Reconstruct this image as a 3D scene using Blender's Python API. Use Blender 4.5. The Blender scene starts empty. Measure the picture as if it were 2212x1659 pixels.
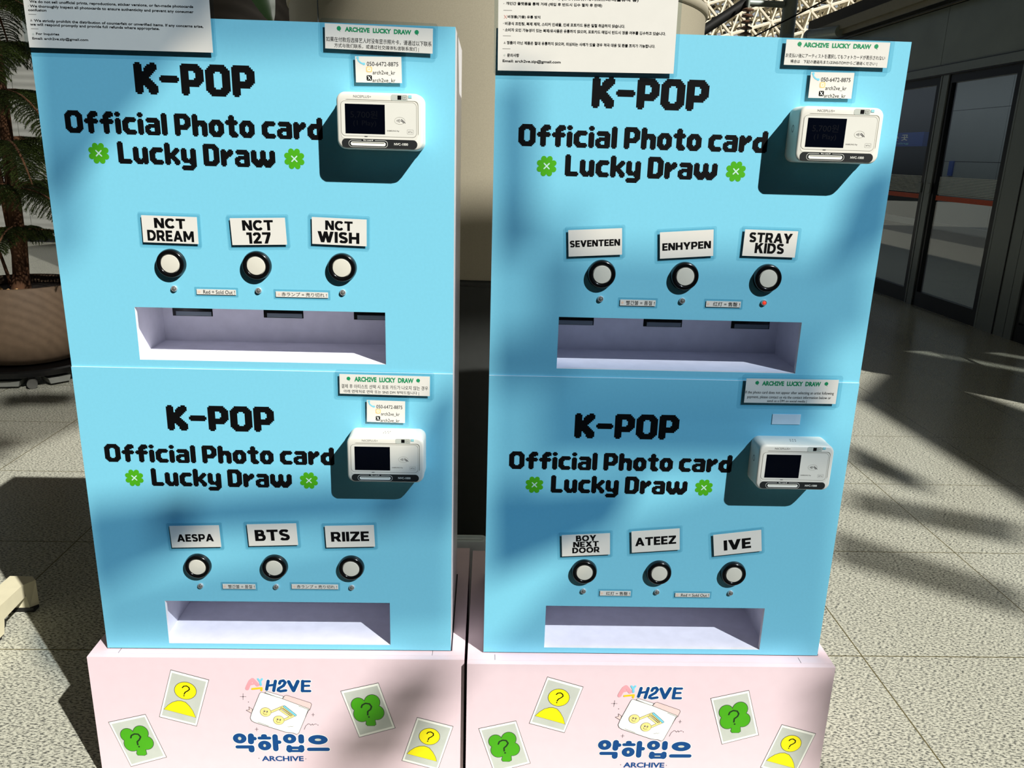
import bpy, bmesh, math, random
from math import sin, cos, pi, radians, atan2, hypot
from mathutils import Vector, Matrix
random.seed(7)
C = bpy.context.scene.collection
SC = bpy.context.scene

# ------------------------------------------------------------------ camera
IMG_W = 2212.0
F_PX = 1726.57
YAW, PITCH, ROLL = 3.49204541e-02, 2.81943942e-01, 2.90498410e-02
fw = Vector((sin(YAW)*cos(PITCH), cos(YAW)*cos(PITCH), -sin(PITCH)))
r0 = Vector((cos(YAW), -sin(YAW), 0)); u0 = r0.cross(fw)
rr = cos(ROLL)*r0 + sin(ROLL)*u0; uu = -sin(ROLL)*r0 + cos(ROLL)*u0
cd = bpy.data.cameras.new('camera'); cam = bpy.data.objects.new('camera', cd); C.objects.link(cam)
cd.sensor_width = 36.0; cd.lens = 36.0*F_PX/IMG_W; cd.clip_start = 0.02; cd.clip_end = 200
mw = Matrix((rr, uu, -fw)).transposed().to_4x4()
mw.translation = Vector((0.706332, -1.336959, 1.20688))
cam.matrix_world = mw
SC.camera = cam

# ------------------------------------------------------------------ light
SUN = Vector((0.4966, -0.5571, 0.6656)).normalized()
sd = bpy.data.lights.new('sun', 'SUN'); sd.energy = 7.1; sd.angle = radians(0.53); sd.color = (1.0, 0.97, 0.92)
so = bpy.data.objects.new('sun', sd); C.objects.link(so)
so.rotation_euler = SUN.to_track_quat('Z', 'Y').to_euler(); so.location = (4, -5, 9)

world = bpy.data.worlds.new('sky'); SC.world = world; world.use_nodes = True
nt = world.node_tree; nt.nodes.clear()
def N(t, kind, **kw):
    n = t.nodes.new(kind)
    for k, v in kw.items():
        if k.startswith('i_'):
            n.inputs[int(k[2:]) if k[2:].isdigit() else k[2:].replace('_', ' ')].default_value = v
        else: setattr(n, k, v)
    return n
def ramp(t, stops, interp='LINEAR'):
    n = t.nodes.new('ShaderNodeValToRGB'); n.color_ramp.interpolation = interp
    el = n.color_ramp.elements
    while len(el) < len(stops): el.new(0.5)
    for e, (p, c) in zip(el, stops): e.position = p; e.color = (c[0], c[1], c[2], 1)
    return n
tc = N(nt, 'ShaderNodeTexCoord'); sx = N(nt, 'ShaderNodeSeparateXYZ')
nt.links.new(tc.outputs['Generated'], sx.inputs[0])
rz = ramp(nt, [(0.0, (0.02, 0.02, 0.02)), (0.49, (0.02, 0.022, 0.025)), (0.53, (0.42, 0.45, 0.47)), (0.64, (0.30, 0.34, 0.38)), (0.75, (0.05, 0.07, 0.10)), (1.0, (0.04, 0.06, 0.09))])
mz = N(nt, 'ShaderNodeMath', operation='MULTIPLY_ADD', i_1=0.5, i_2=0.5); nt.links.new(sx.outputs['Z'], mz.inputs[0]); nt.links.new(mz.outputs[0], rz.inputs[0])
ry = ramp(nt, [(0.0, (0.03, 0.07, 0.125)), (0.5, (0.055, 0.10, 0.16)), (0.72, (0.8, 0.85, 0.9)), (1.0, (1, 1, 1))])
my = N(nt, 'ShaderNodeMath', operation='MULTIPLY_ADD', i_1=0.5, i_2=0.5); nt.links.new(sx.outputs['Y'], my.inputs[0]); nt.links.new(my.outputs[0], ry.inputs[0])
mx = N(nt, 'ShaderNodeMix', data_type='RGBA', blend_type='MULTIPLY'); mx.inputs[0].default_value = 1.0
nt.links.new(rz.outputs[0], mx.inputs[6]); nt.links.new(ry.outputs[0], mx.inputs[7])
rx_ = ramp(nt, [(0.0, (0.25, 0.27, 0.30)), (0.45, (0.30, 0.32, 0.35)), (0.58, (1, 1, 1)), (1.0, (1, 1, 1))])
mxx = N(nt, 'ShaderNodeMath', operation='MULTIPLY_ADD', i_1=0.5, i_2=0.5); nt.links.new(sx.outputs['X'], mxx.inputs[0]); nt.links.new(mxx.outputs[0], rx_.inputs[0])
mx2 = N(nt, 'ShaderNodeMix', data_type='RGBA', blend_type='MULTIPLY'); mx2.inputs[0].default_value = 1.0
nt.links.new(mx.outputs[2], mx2.inputs[6]); nt.links.new(rx_.outputs[0], mx2.inputs[7])
bg = N(nt, 'ShaderNodeBackground'); bg.inputs[1].default_value = 1.0; nt.links.new(mx2.outputs[2], bg.inputs[0])
wo = N(nt, 'ShaderNodeOutputWorld'); nt.links.new(bg.outputs[0], wo.inputs[0])

SC.view_settings.view_transform = 'Standard'; SC.view_settings.look = 'None'
SC.view_settings.gamma = 1.0; SC.view_settings.exposure = 0.0; SC.view_settings.use_curve_mapping = False

# ------------------------------------------------------------------ materials
def s2l(c):
    c = c/255.0
    return c/12.92 if c <= 0.04045 else ((c+0.055)/1.055)**2.4
def col(r, g, b): return (s2l(r), s2l(g), s2l(b), 1)
MATS = {}
def mat(name, rgb, rough=0.5, metal=0.0, spec=0.4, var=0.04, scale=40, emit=None, coat=0.0, aniso=None, bump=0.0):
    m = bpy.data.materials.new(name); m.use_nodes = True; t = m.node_tree
    b = t.nodes['Principled BSDF']
    b.inputs['Roughness'].default_value = rough; b.inputs['Metallic'].default_value = metal
    b.inputs['Specular IOR Level'].default_value = spec; b.inputs['Coat Weight'].default_value = coat
    c = col(*rgb)
    tcn = N(t, 'ShaderNodeTexCoord'); no = N(t, 'ShaderNodeTexNoise'); no.inputs['Scale'].default_value = scale; no.inputs['Detail'].default_value = 3
    if aniso:
        mp = N(t, 'ShaderNodeMapping'); mp.inputs['Scale'].default_value = aniso
        t.links.new(tcn.outputs['Object'], mp.inputs[0]); t.links.new(mp.outputs[0], no.inputs['Vector'])
    else: t.links.new(tcn.outputs['Object'], no.inputs['Vector'])
    r = ramp(t, [(0.3, [x*(1-var) for x in c[:3]]), (0.7, [min(1, x*(1+var)) for x in c[:3]])])
    t.links.new(no.outputs[0], r.inputs[0]); t.links.new(r.outputs[0], b.inputs['Base Color'])
    if bump:
        bn = N(t, 'ShaderNodeBump'); bn.inputs['Strength'].default_value = bump; bn.inputs['Distance'].default_value = 0.01
        t.links.new(no.outputs[0], bn.inputs['Height']); t.links.new(bn.outputs[0], b.inputs['Normal'])
    if emit:
        b.inputs['Emission Color'].default_value = col(*emit[:3]); b.inputs['Emission Strength'].default_value = emit[3]
    MATS[name] = m; return m
BLUE = mat('blue_panel', (122, 200, 224), 0.45, spec=0.3, var=0.015, scale=200)
WHITE = mat('white_laminate', (236, 236, 240), 0.35, coat=0.3)
TRAY = mat('tray_white', (232, 232, 244), 0.45, spec=0.3)
PINK = mat('pink_board', (226, 205, 211), 0.5, spec=0.3, var=0.015)
INK = mat('black_ink', (9, 9, 10), 0.6, spec=0.1)
BLACK = mat('black_plastic', (10, 10, 11), 0.18, spec=0.6)
DARKGAP = mat('dark_rubber', (22, 22, 34), 0.7)
GREEN = mat('clover_green', (72, 165, 24), 0.5, spec=0.25)
PALEX = mat('clover_cross', (190, 226, 214), 0.5)
DGREEN = mat('print_green', (20, 140, 88), 0.5)
DKGRN = mat('print_dark_green', (20, 50, 16), 0.5)
YELLOW = mat('print_yellow', (248, 236, 20), 0.5, spec=0.25)
PGREY = mat('print_grey', (192, 198, 188), 0.5)
PWHITE = mat('print_white', (244, 246, 236), 0.5)
PBLUE = mat('print_blue', (6, 68, 128), 0.5, spec=0.25)
PLBLUE = mat('print_light_blue', (120, 205, 228), 0.5)
PPINK = mat('print_pink', (234, 160, 168), 0.5)
PROSE = mat('print_rose', (226, 202, 198), 0.5)
PORANGE = mat('print_amber', (246, 200, 30), 0.5)
PCREAM = mat('print_cream', (242, 222, 140), 0.5)
LINE = mat('print_outline', (58, 54, 58), 0.5)
PAPER = mat('paper', (218, 217, 209), 0.55, spec=0.2, var=0.012)
FOAM = mat('foam_tape', (225, 225, 222), 0.8)
TAPE = mat('blank_tape', (205, 222, 232), 0.5)
CASE = mat('ivory_plastic', (226, 225, 214), 0.38, spec=0.4, var=0.01)
GROOVE = mat('groove_grey', (120, 118, 104), 0.5)
FACEG = mat('terminal_face', (222, 222, 212), 0.4, var=0.01)
BAND = mat('charcoal_band', (38, 40, 40), 0.4)
SCREEN = mat('screen_glass', (3, 5, 14), 0.12, spec=0.5)
SCRTXT = mat('screen_text', (11, 13, 19), 0.3)
TGREY = mat('print_soft_grey', (140, 138, 132), 0.5)
TEAL = mat('teal_sticker', (150, 214, 220), 0.5)
CAPW = mat('button_white', (212, 210, 196), 0.4, spec=0.35, var=0.01)
CHROME = mat('chrome', (205, 205, 205), 0.22, metal=0.6)
LENS = mat('dark_lens', (104, 106, 102), 0.25, spec=0.6)
REDL = mat('red_lens', (235, 70, 50), 0.3, emit=(255, 60, 40, 0.5))
GREYMET = mat('grey_slot_bar', (120, 132, 140), 0.35, metal=0.3)
IGO = mat('print_peach', (246, 200, 130), 0.5)
DOTP = mat('print_dot', (232, 200, 176), 0.5)
REDX = mat('print_red_cross', (200, 150, 140), 0.5)
DRUM = mat('brushed_metal_paint', (170, 163, 142), 0.42, metal=0.25, var=0.05, scale=300)
DRUMD = mat('drum_dark_band', (66, 68, 66), 0.35, metal=0.4)
BRONZE = mat('dark_bronze', (46, 42, 36), 0.4, metal=0.4)
STEEL = mat('door_steel', (128, 136, 134), 0.3, metal=0.2, aniso=(4, 60, 1.5), scale=6, var=0.06)
STEELD = mat('door_frame_dark', (22, 23, 22), 0.3, metal=0.1)
FASCIA = mat('fascia_panel', (132, 140, 134), 0.3, metal=0.2, scale=3, var=0.08)
BEAMB = mat('header_beam', (138, 132, 112), 0.5, metal=0.2)
DKBEAM = mat('dark_header', (72, 66, 54), 0.6)
TUBE = mat('truss_tube', (212, 204, 182), 0.45)
POLE = mat('galvanised_pole', (150, 158, 150), 0.4, metal=0.3)
BROWNI = mat('insulator_brown', (110, 84, 66), 0.35)
BLACKI = mat('black_steel', (24, 24, 22), 0.5)
BEIGE = mat('beige_enamel', (206, 200, 170), 0.45, var=0.03)
BARK = mat('bark', (96, 66, 44), 0.9, var=0.4, scale=30, aniso=(1, 1, .3), bump=0.5)
NEEDLE = mat('pine_needle', (52, 66, 20), 0.6, var=0.3, scale=8)
LEAF = mat('broad_leaf', (40, 60, 34), 0.4, var=0.15, scale=12)
POT = mat('pot_stone', (104, 86, 68), 0.7, var=0.1, scale=30)
SOIL = mat('soil', (40, 32, 24), 0.95, var=0.4, scale=40)
CHIP = mat('bark_chip', (190, 150, 100), 0.9, var=0.3)
WHEEL = mat('grey_wheel', (84, 84, 80), 0.5)
TRAYG = mat('grey_tray', (120, 122, 116), 0.5)
WALLB = mat('wall_panel', (176, 178, 172), 0.55, scale=3, var=0.03)
PLATW = mat('platform_wall', (150, 158, 160), 0.5, scale=3, var=0.03)
SIGNB = mat('sign_blue', (20, 74, 170), 0.4)
ORNG = mat('orange_film', (206, 84, 44), 0.5)
DOTW = mat('white_film', (226, 230, 222), 0.5)
GREYL = mat('light_grey_strip', (170, 172, 168), 0.5)
BOXW = mat('white_box_plastic', (206, 220, 222), 0.4)

def clear_mat(name, tint, gl_fac, rough=0.05, fres=False, gl=(1, 1, 1)):
    m = bpy.data.materials.new(name); m.use_nodes = True; t = m.node_tree; t.nodes.clear()
    a = N(t, 'ShaderNodeBsdfTransparent'); a.inputs[0].default_value = (*tint, 1)
    g = N(t, 'ShaderNodeBsdfGlossy'); g.inputs['Roughness'].default_value = rough; g.inputs[0].default_value = (*gl, 1)
    x = N(t, 'ShaderNodeMixShader'); x.inputs[0].default_value = gl_fac
    if fres:
        lw = N(t, 'ShaderNodeLayerWeight'); lw.inputs[0].default_value = 0.5
        pw = N(t, 'ShaderNodeMath', operation='POWER', i_1=3.0); t.links.new(lw.outputs['Facing'], pw.inputs[0])
        ma = N(t, 'ShaderNodeMath', operation='MULTIPLY_ADD', i_1=0.75, i_2=0.06); t.links.new(pw.outputs[0], ma.inputs[0]); t.links.new(ma.outputs[0], x.inputs[0])
    o = N(t, 'ShaderNodeOutputMaterial')
    t.links.new(a.outputs[0], x.inputs[1]); t.links.new(g.outputs[0], x.inputs[2]); t.links.new(x.outputs[0], o.inputs[0])
    return m
FILM = clear_mat('clear_laminate', (0.88, 0.93, 0.945), 0.03, 0.2)
GLASS = clear_mat('door_glass', (0.80, 0.83, 0.83), 0.2, 0.01, fres=True)

def floor_mat():
    m = bpy.data.materials.new('granite_tiles'); m.use_nodes = True; t = m.node_tree; b = t.nodes['Principled BSDF']; L = t.links.new
    tcn = N(t, 'ShaderNodeTexCoord')
    mp = N(t, 'ShaderNodeMapping'); mp.inputs['Scale'].default_value = (120, 260, 120); mp.inputs['Rotation'].default_value = (0, 0, 0.35)
    L(tcn.outputs['Object'], mp.inputs[0])
    n1 = N(t, 'ShaderNodeTexNoise'); n1.inputs['Scale'].default_value = 1.0; n1.inputs['Detail'].default_value = 3; n1.inputs['Roughness'].default_value = 0.6
    L(mp.outputs[0], n1.inputs['Vector'])
    r1 = ramp(t, [(0.37, col(78, 79, 74)[:3]), (0.45, col(130, 131, 121)[:3]), (0.52, col(178, 178, 162)[:3]), (0.7, col(196, 196, 180)[:3])])
    L(n1.outputs[0], r1.inputs[0])
    sep = N(t, 'ShaderNodeSeparateXYZ'); L(tcn.outputs['Object'], sep.inputs[0])
    P = 0.5605
    def joint(out, off):
        a = N(t, 'ShaderNodeMath', operation='ADD'); a.inputs[1].default_value = -off + 100*P; L(out, a.inputs[0])
        d = N(t, 'ShaderNodeMath', operation='DIVIDE'); d.inputs[1].default_value = P; L(a.outputs[0], d.inputs[0])
        f = N(t, 'ShaderNodeMath', operation='FRACT'); L(d.outputs[0], f.inputs[0])
        s = N(t, 'ShaderNodeMath', operation='SUBTRACT'); s.inputs[1].default_value = 0.5; L(f.outputs[0], s.inputs[0])
        ab = N(t, 'ShaderNodeMath', operation='ABSOLUTE'); L(s.outputs[0], ab.inputs[0])
        g = N(t, 'ShaderNodeMath', operation='GREATER_THAN'); g.inputs[1].default_value = 0.5-0.0032; L(ab.outputs[0], g.inputs[0])
        return g.outputs[0]
    jx = joint(sep.outputs['X'], 1.679); jy = joint(sep.outputs['Y'], 0.400)
    mxm = N(t, 'ShaderNodeMath', operation='MAXIMUM'); L(jx, mxm.inputs[0]); L(jy, mxm.inputs[1])
    mix = N(t, 'ShaderNodeMix', data_type='RGBA'); L(mxm.outputs[0], mix.inputs[0]); L(r1.outputs[0], mix.inputs[6]); mix.inputs[7].default_value = col(92, 86, 58)
    L(mix.outputs[2], b.inputs['Base Color'])
    b.inputs['Roughness'].default_value = 0.22; b.inputs['Specular IOR Level'].default_value = 0.5
    return m
FLOORM = floor_mat()

# ------------------------------------------------------------------ mesh builder
class MB:
    def __init__(s): s.v = []; s.f = []; s.m = []; s.mats = []; s.k = 0
    def mi(s, m):
        if m not in s.mats: s.mats.append(m)
        return s.mats.index(m)
    def add(s, vs, fs, m):
        o = len(s.v); s.v += [tuple(v) for v in vs]; k = s.mi(m)
        for f in fs: s.f.append([o+i for i in f]); s.m.append(k)
        return s
    def box(s, x0, y0, z0, x1, y1, z1, m):
        v = [(x, y, z) for z in (z0, z1) for y in (y0, y1) for x in (x0, x1)]
        return s.add(v, [(0, 2, 3, 1), (4, 5, 7, 6), (0, 1, 5, 4), (2, 6, 7, 3), (0, 4, 6, 2), (1, 3, 7, 5)], m)
    def poly(s, pts, y, m):                  # flat printed face, always facing the viewer's side (-Y)
        ar = sum(p[0]*q[1]-q[0]*p[1] for p, q in zip(pts, pts[1:]+pts[:1]))
        if ar < 0: pts = pts[::-1]
        s.k += 1; y -= 4e-7*(s.k % 120)
        return s.add([(p[0], y, p[1]) for p in pts], [list(range(len(pts)))], m)
    def prism(s, pts, y0, y1, m):            # polygon in xz, extruded along y
        n = len(pts)
        return s.add([(p[0], y0, p[1]) for p in pts]+[(p[0], y1, p[1]) for p in pts],
                     [list(range(n)), list(range(2*n-1, n-1, -1))]+[(i, n+i, n+(i+1) % n, (i+1) % n) for i in range(n)], m)
    def loft(s, loops, m, cap0=True, cap1=True, capm=None):
        n = len(loops[0]); vs = [p for l in loops for p in l]; fs = []
        for k in range(len(loops)-1):
            for i in range(n): fs.append((k*n+i, k*n+(i+1) % n, (k+1)*n+(i+1) % n, (k+1)*n+i))
        s.add(vs, fs, m)
        if cap0: s.add(loops[0], [list(range(n-1, -1, -1))], capm or m)
        if cap1: s.add(loops[-1], [list(range(n))], capm or m)
        return s
    def lathe(s, c, prof, m, axis='z', n=32, cap0=True, cap1=True):   # prof (r, h)
        loops = []
        for r, h in prof:
            l = []
            for i in range(n):
                a = 2*pi*i/n
                if axis == 'z': l.append((c[0]+r*cos(a), c[1]+r*sin(a), c[2]+h))
                elif axis == 'y': l.append((c[0]+r*cos(a), c[1]-h, c[2]+r*sin(a)))
                else: l.append((c[0]+h, c[1]+r*cos(a), c[2]+r*sin(a)))
            loops.append(l)
        return s.loft(loops, m, cap0, cap1)
    def tube(s, p0, p1, r0, r1, m, n=8, caps=True):
        p0 = Vector(p0); p1 = Vector(p1); d = (p1-p0).normalized()
        a = d.orthogonal().normalized(); b = d.cross(a)
        l0 = [p0+r0*(cos(2*pi*i/n)*a+sin(2*pi*i/n)*b) for i in range(n)]
        l1 = [p1+r1*(cos(2*pi*i/n)*a+sin(2*pi*i/n)*b) for i in range(n)]
        return s.loft([l0, l1], m, caps, caps)
    def stroke(s, pts, w, y, m, n=14, closed=False):   # flat line with round joints in xz
        q = list(pts)+([pts[0]] if closed else [])
        for (x0, z0), (x1, z1) in zip(q, q[1:]):
            L = hypot(x1-x0, z1-z0)
            if L < 1e-9: continue
            nx, nz = -(z1-z0)/L*w/2, (x1-x0)/L*w/2
            s.poly([(x0+nx, z0+nz), (x1+nx, z1+nz), (x1-nx, z1-nz), (x0-nx, z0-nz)], y, m)
        for (x, z) in pts: s.disc(x, z, w/2, w/2, y, m, n)
        return s
    def disc(s, x, z, rx, rz_, y, m, n=24, rot=0):
        return s.poly(ell(x, z, rx, rz_, n, rot), y, m)
    def ringflat(s, outer, inner, y, m):
        n = len(outer)
        return s.add([(p[0], y, p[1]) for p in outer]+[(p[0], y, p[1]) for p in inner], [(i, (i+1) % n, n+(i+1) % n, n+i) for i in range(n)], m)
    def build(s, name, parent=None, smooth=None, loc=None, label=None):
        me = bpy.data.meshes.new(name); me.from_pydata(s.v, [], s.f)
        for m in s.mats: me.materials.append(m)
        me.polygons.foreach_set('material_index', s.m)
        if smooth:
            bm = bmesh.new(); bm.from_mesh(me); bmesh.ops.remove_doubles(bm, verts=bm.verts, dist=1e-6)
            bmesh.ops.recalc_face_normals(bm, faces=bm.faces); bm.to_mesh(me); bm.free()
            me.polygons.foreach_set('use_smooth', [True]*len(me.polygons)); me.set_sharp_from_angle(angle=radians(smooth))
        me.update()
        o = bpy.data.objects.new(name, me); C.objects.link(o)
        if parent: o.parent = parent
        if loc: o.location = loc
        if label: o['label'] = label
        return o
def ell(x, z, rx, rz_, n=24, rot=0):
    return [(x+rx*cos(2*pi*i/n)*cos(rot)-rz_*sin(2*pi*i/n)*sin(rot), z+rx*cos(2*pi*i/n)*sin(rot)+rz_*sin(2*pi*i/n)*cos(rot)) for i in range(n)]
def rrect(x0, z0, x1, z1, r, n=5):
    pts = []
    for cx, cz, a0 in ((x1-r, z1-r, 0), (x0+r, z1-r, pi/2), (x0+r, z0+r, pi), (x1-r, z0+r, 3*pi/2)):
        for i in range(n+1): pts.append((cx+r*cos(a0+i*pi/2/n), cz+r*sin(a0+i*pi/2/n)))
    return pts
def tag(o, label=None, cat=None, group=None, kind=None):
    if label: o['label'] = label
    if cat: o['category'] = cat
    if group: o['group'] = group
    if kind: o['kind'] = kind
    return o
def thing(name, label, cat, loc=(0, 0, 0), rotz=0, group=None, roty=0):
    o = bpy.data.objects.new(name, None); o.empty_display_size = 0.05; C.objects.link(o)
    o.location = loc; o.rotation_euler = (0, roty, rotz)
    return tag(o, label, cat, group)

TXT = {}
def glyphs(body, bold):
    k = (body, bold)
    if k not in TXT:
        cu = bpy.data.curves.new('t', 'FONT'); cu.body = body; cu.size = 1; cu.offset = bold; cu.resolution_u = 3
        o = bpy.data.objects.new('t', cu); C.objects.link(o)
        dg = bpy.context.evaluated_depsgraph_get(); me = bpy.data.meshes.new_from_object(o.evaluated_get(dg))
        vs = [(v.co.x, v.co.y) for v in me.vertices]; fs = [list(p.vertices) for p in me.polygons]
        bpy.data.objects.remove(o); bpy.data.curves.remove(cu); bpy.data.meshes.remove(me)
        xs = [v[0] for v in vs]; ys = [v[1] for v in vs]
        TXT[k] = ([((x-min(xs))/(max(xs)-min(xs)), (y-min(ys))/(max(ys)-min(ys))) for x, y in vs], fs)
    return TXT[k]
def text(mb, body, x0, x1, z0, z1, y, m, bold=0.012, tilt=0.0):   # fits the box; tilt lifts the right end by tilt
    vs, fs = glyphs(body, bold)
    mb.add([(x0+(x1-x0)*a, y, z0+(z1-z0)*b+tilt*a) for a, b in vs], fs, m)

# ------------------------------------------------------------------ pixel lettering
def rows(*rs):
    out = []
    for r in rs:
        if '*' in r: a, k = r.split('*'); out += [a]*int(k)
        else: out.append(r)
    return out
G = {
'K': rows('.###......###.', '#####...######', '#####..#######', '#####.########', '#####.#######.', '############..', '###########...', '##########....', '#########.....', '##########....', '###########...', '############..', '#############.', '#####.########', '#####..#######', '#####...######', '#####...######', '.###.....####.'),
'-': rows('............*7', '.##########.', '############*2', '.##########.', '............*7'),
'P': rows('.##########...', '############..', '#############.', '##############', '#####...######', '#####....#####*3', '#####...######', '##############', '#############.', '############..', '###########...', '#####.........*4', '.###..........'),
'O': rows('...#########...', '..###########..', '.#############.', '###############', '######...######', '#####.....#####*8', '######...######', '###############', '.#############.', '..###########..', '...#########...'),
'f': rows('......#####.', '.....#######', '....########', '...#########', '...#######..', '...#####....', '.##########.', '############*2', '.##########.', '...#####....*7', '....###.....'),
'i': rows('.###.', '#####*2', '.###.', '.....', '.###.', '#####*11', '.###.'),
'c': rows('............*4', '...########.', '..##########', '.###########', '###########.', '######......', '#####.......*4', '######......', '###########.', '.###########', '..##########', '...########.'),
'a': rows('.............*4', '..#########..', '.###########.', '.############', '..###########', '........#####', '...##########', '.############', '#############', '#####...#####', '####....#####', '#####...#####', '#############', '.############', '..##########.'),
'l': rows('.###.', '#####*16', '.###.'),
'h': rows('.###.........', '#####........*4', '###########..', '############.', '#############*2', '######.######', '#####...#####*7', '.###.....###.'),
'o': rows('.............*4', '...#######...', '..#########..', '.###########.', '#############', '######.######', '#####...#####*4', '######.######', '#############', '.###########.', '..#########..', '...#######...'),
't': rows('....###....', '...#####...*3', '.#########.', '###########*2', '.#########.', '...#####...*5', '...######..', '...#######.', '...########', '....#######', '.....#####.'),
'r': rows('...........*4', '.###...###.', '#####.#####', '###########*2', '##########.', '#########..', '#######....', '######.....', '#####......*5', '.###.......'),
'd': rows('.........###.', '........#####*4', '...##########', '..###########', '.############', '#############', '######..#####', '#####...#####*3', '######..#####', '#############', '.############', '..###########', '...#########.'),
'L': rows('.###........', '#####.......*13', '###########.', '############*2', '.##########.'),
'u': rows('.............*4', '.###.....###.', '#####...#####*8', '######.######', '#############', '.############', '..###########', '...#####.###.'),
'k': rows('.###.........', '#####........*3', '#####....###.', '#####...#####', '#####..######', '#####.######.', '###########..', '##########...', '#########....', '##########...', '###########..', '#####.######.', '#####..######', '#####...#####*2', '.###.....###.'),
'y': rows('.............*4', '.###.....###.', '#####...#####*7', '######.######', '#############', '.############', '..###########', '.......######', '........#####', '.############', '############.', '###########..', '.#########...'),
'D': rows('.##########...', '############..', '#############.', '##############', '#####...######', '#####....#####*8', '#####...######', '##############', '#############.', '############..', '.##########...'),
'w': rows('.....................*4', '.###.....###.....###.', '#####...#####...#####*6', '######.#######.######', '#####################*2', '.###################.', '..#################..', '...#######.#######...', '....#####...#####....'),
}
def pixel_text(mb, body, x0, x1, ztop, zbase, y, m):   # 18 rows from ztop to zbase
    wid = 0
    for ch in body: wid += 5 if ch == ' ' else len(G[ch][0])+1
    wid -= 1; cx = (x1-x0)/wid; cz = (ztop-zbase)/18; x = 0
    for ch in body:
        if ch == ' ': x += 5; continue
        for r, line in enumerate(G[ch]):
            c = 0
            while c < len(line):
                if line[c] == '#':
                    e = c
                    while e < len(line) and line[e] == '#': e += 1
                    mb.add([(x0+(x+c)*cx, y, ztop-r*cz), (x0+(x+e)*cx, y, ztop-r*cz), (x0+(x+e)*cx, y, ztop-(r+1)*cz), (x0+(x+c)*cx, y, ztop-(r+1)*cz)], [(3, 2, 1, 0)], m)
                    c = e
                else: c += 1
        x += len(G[ch][0])+1

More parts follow.
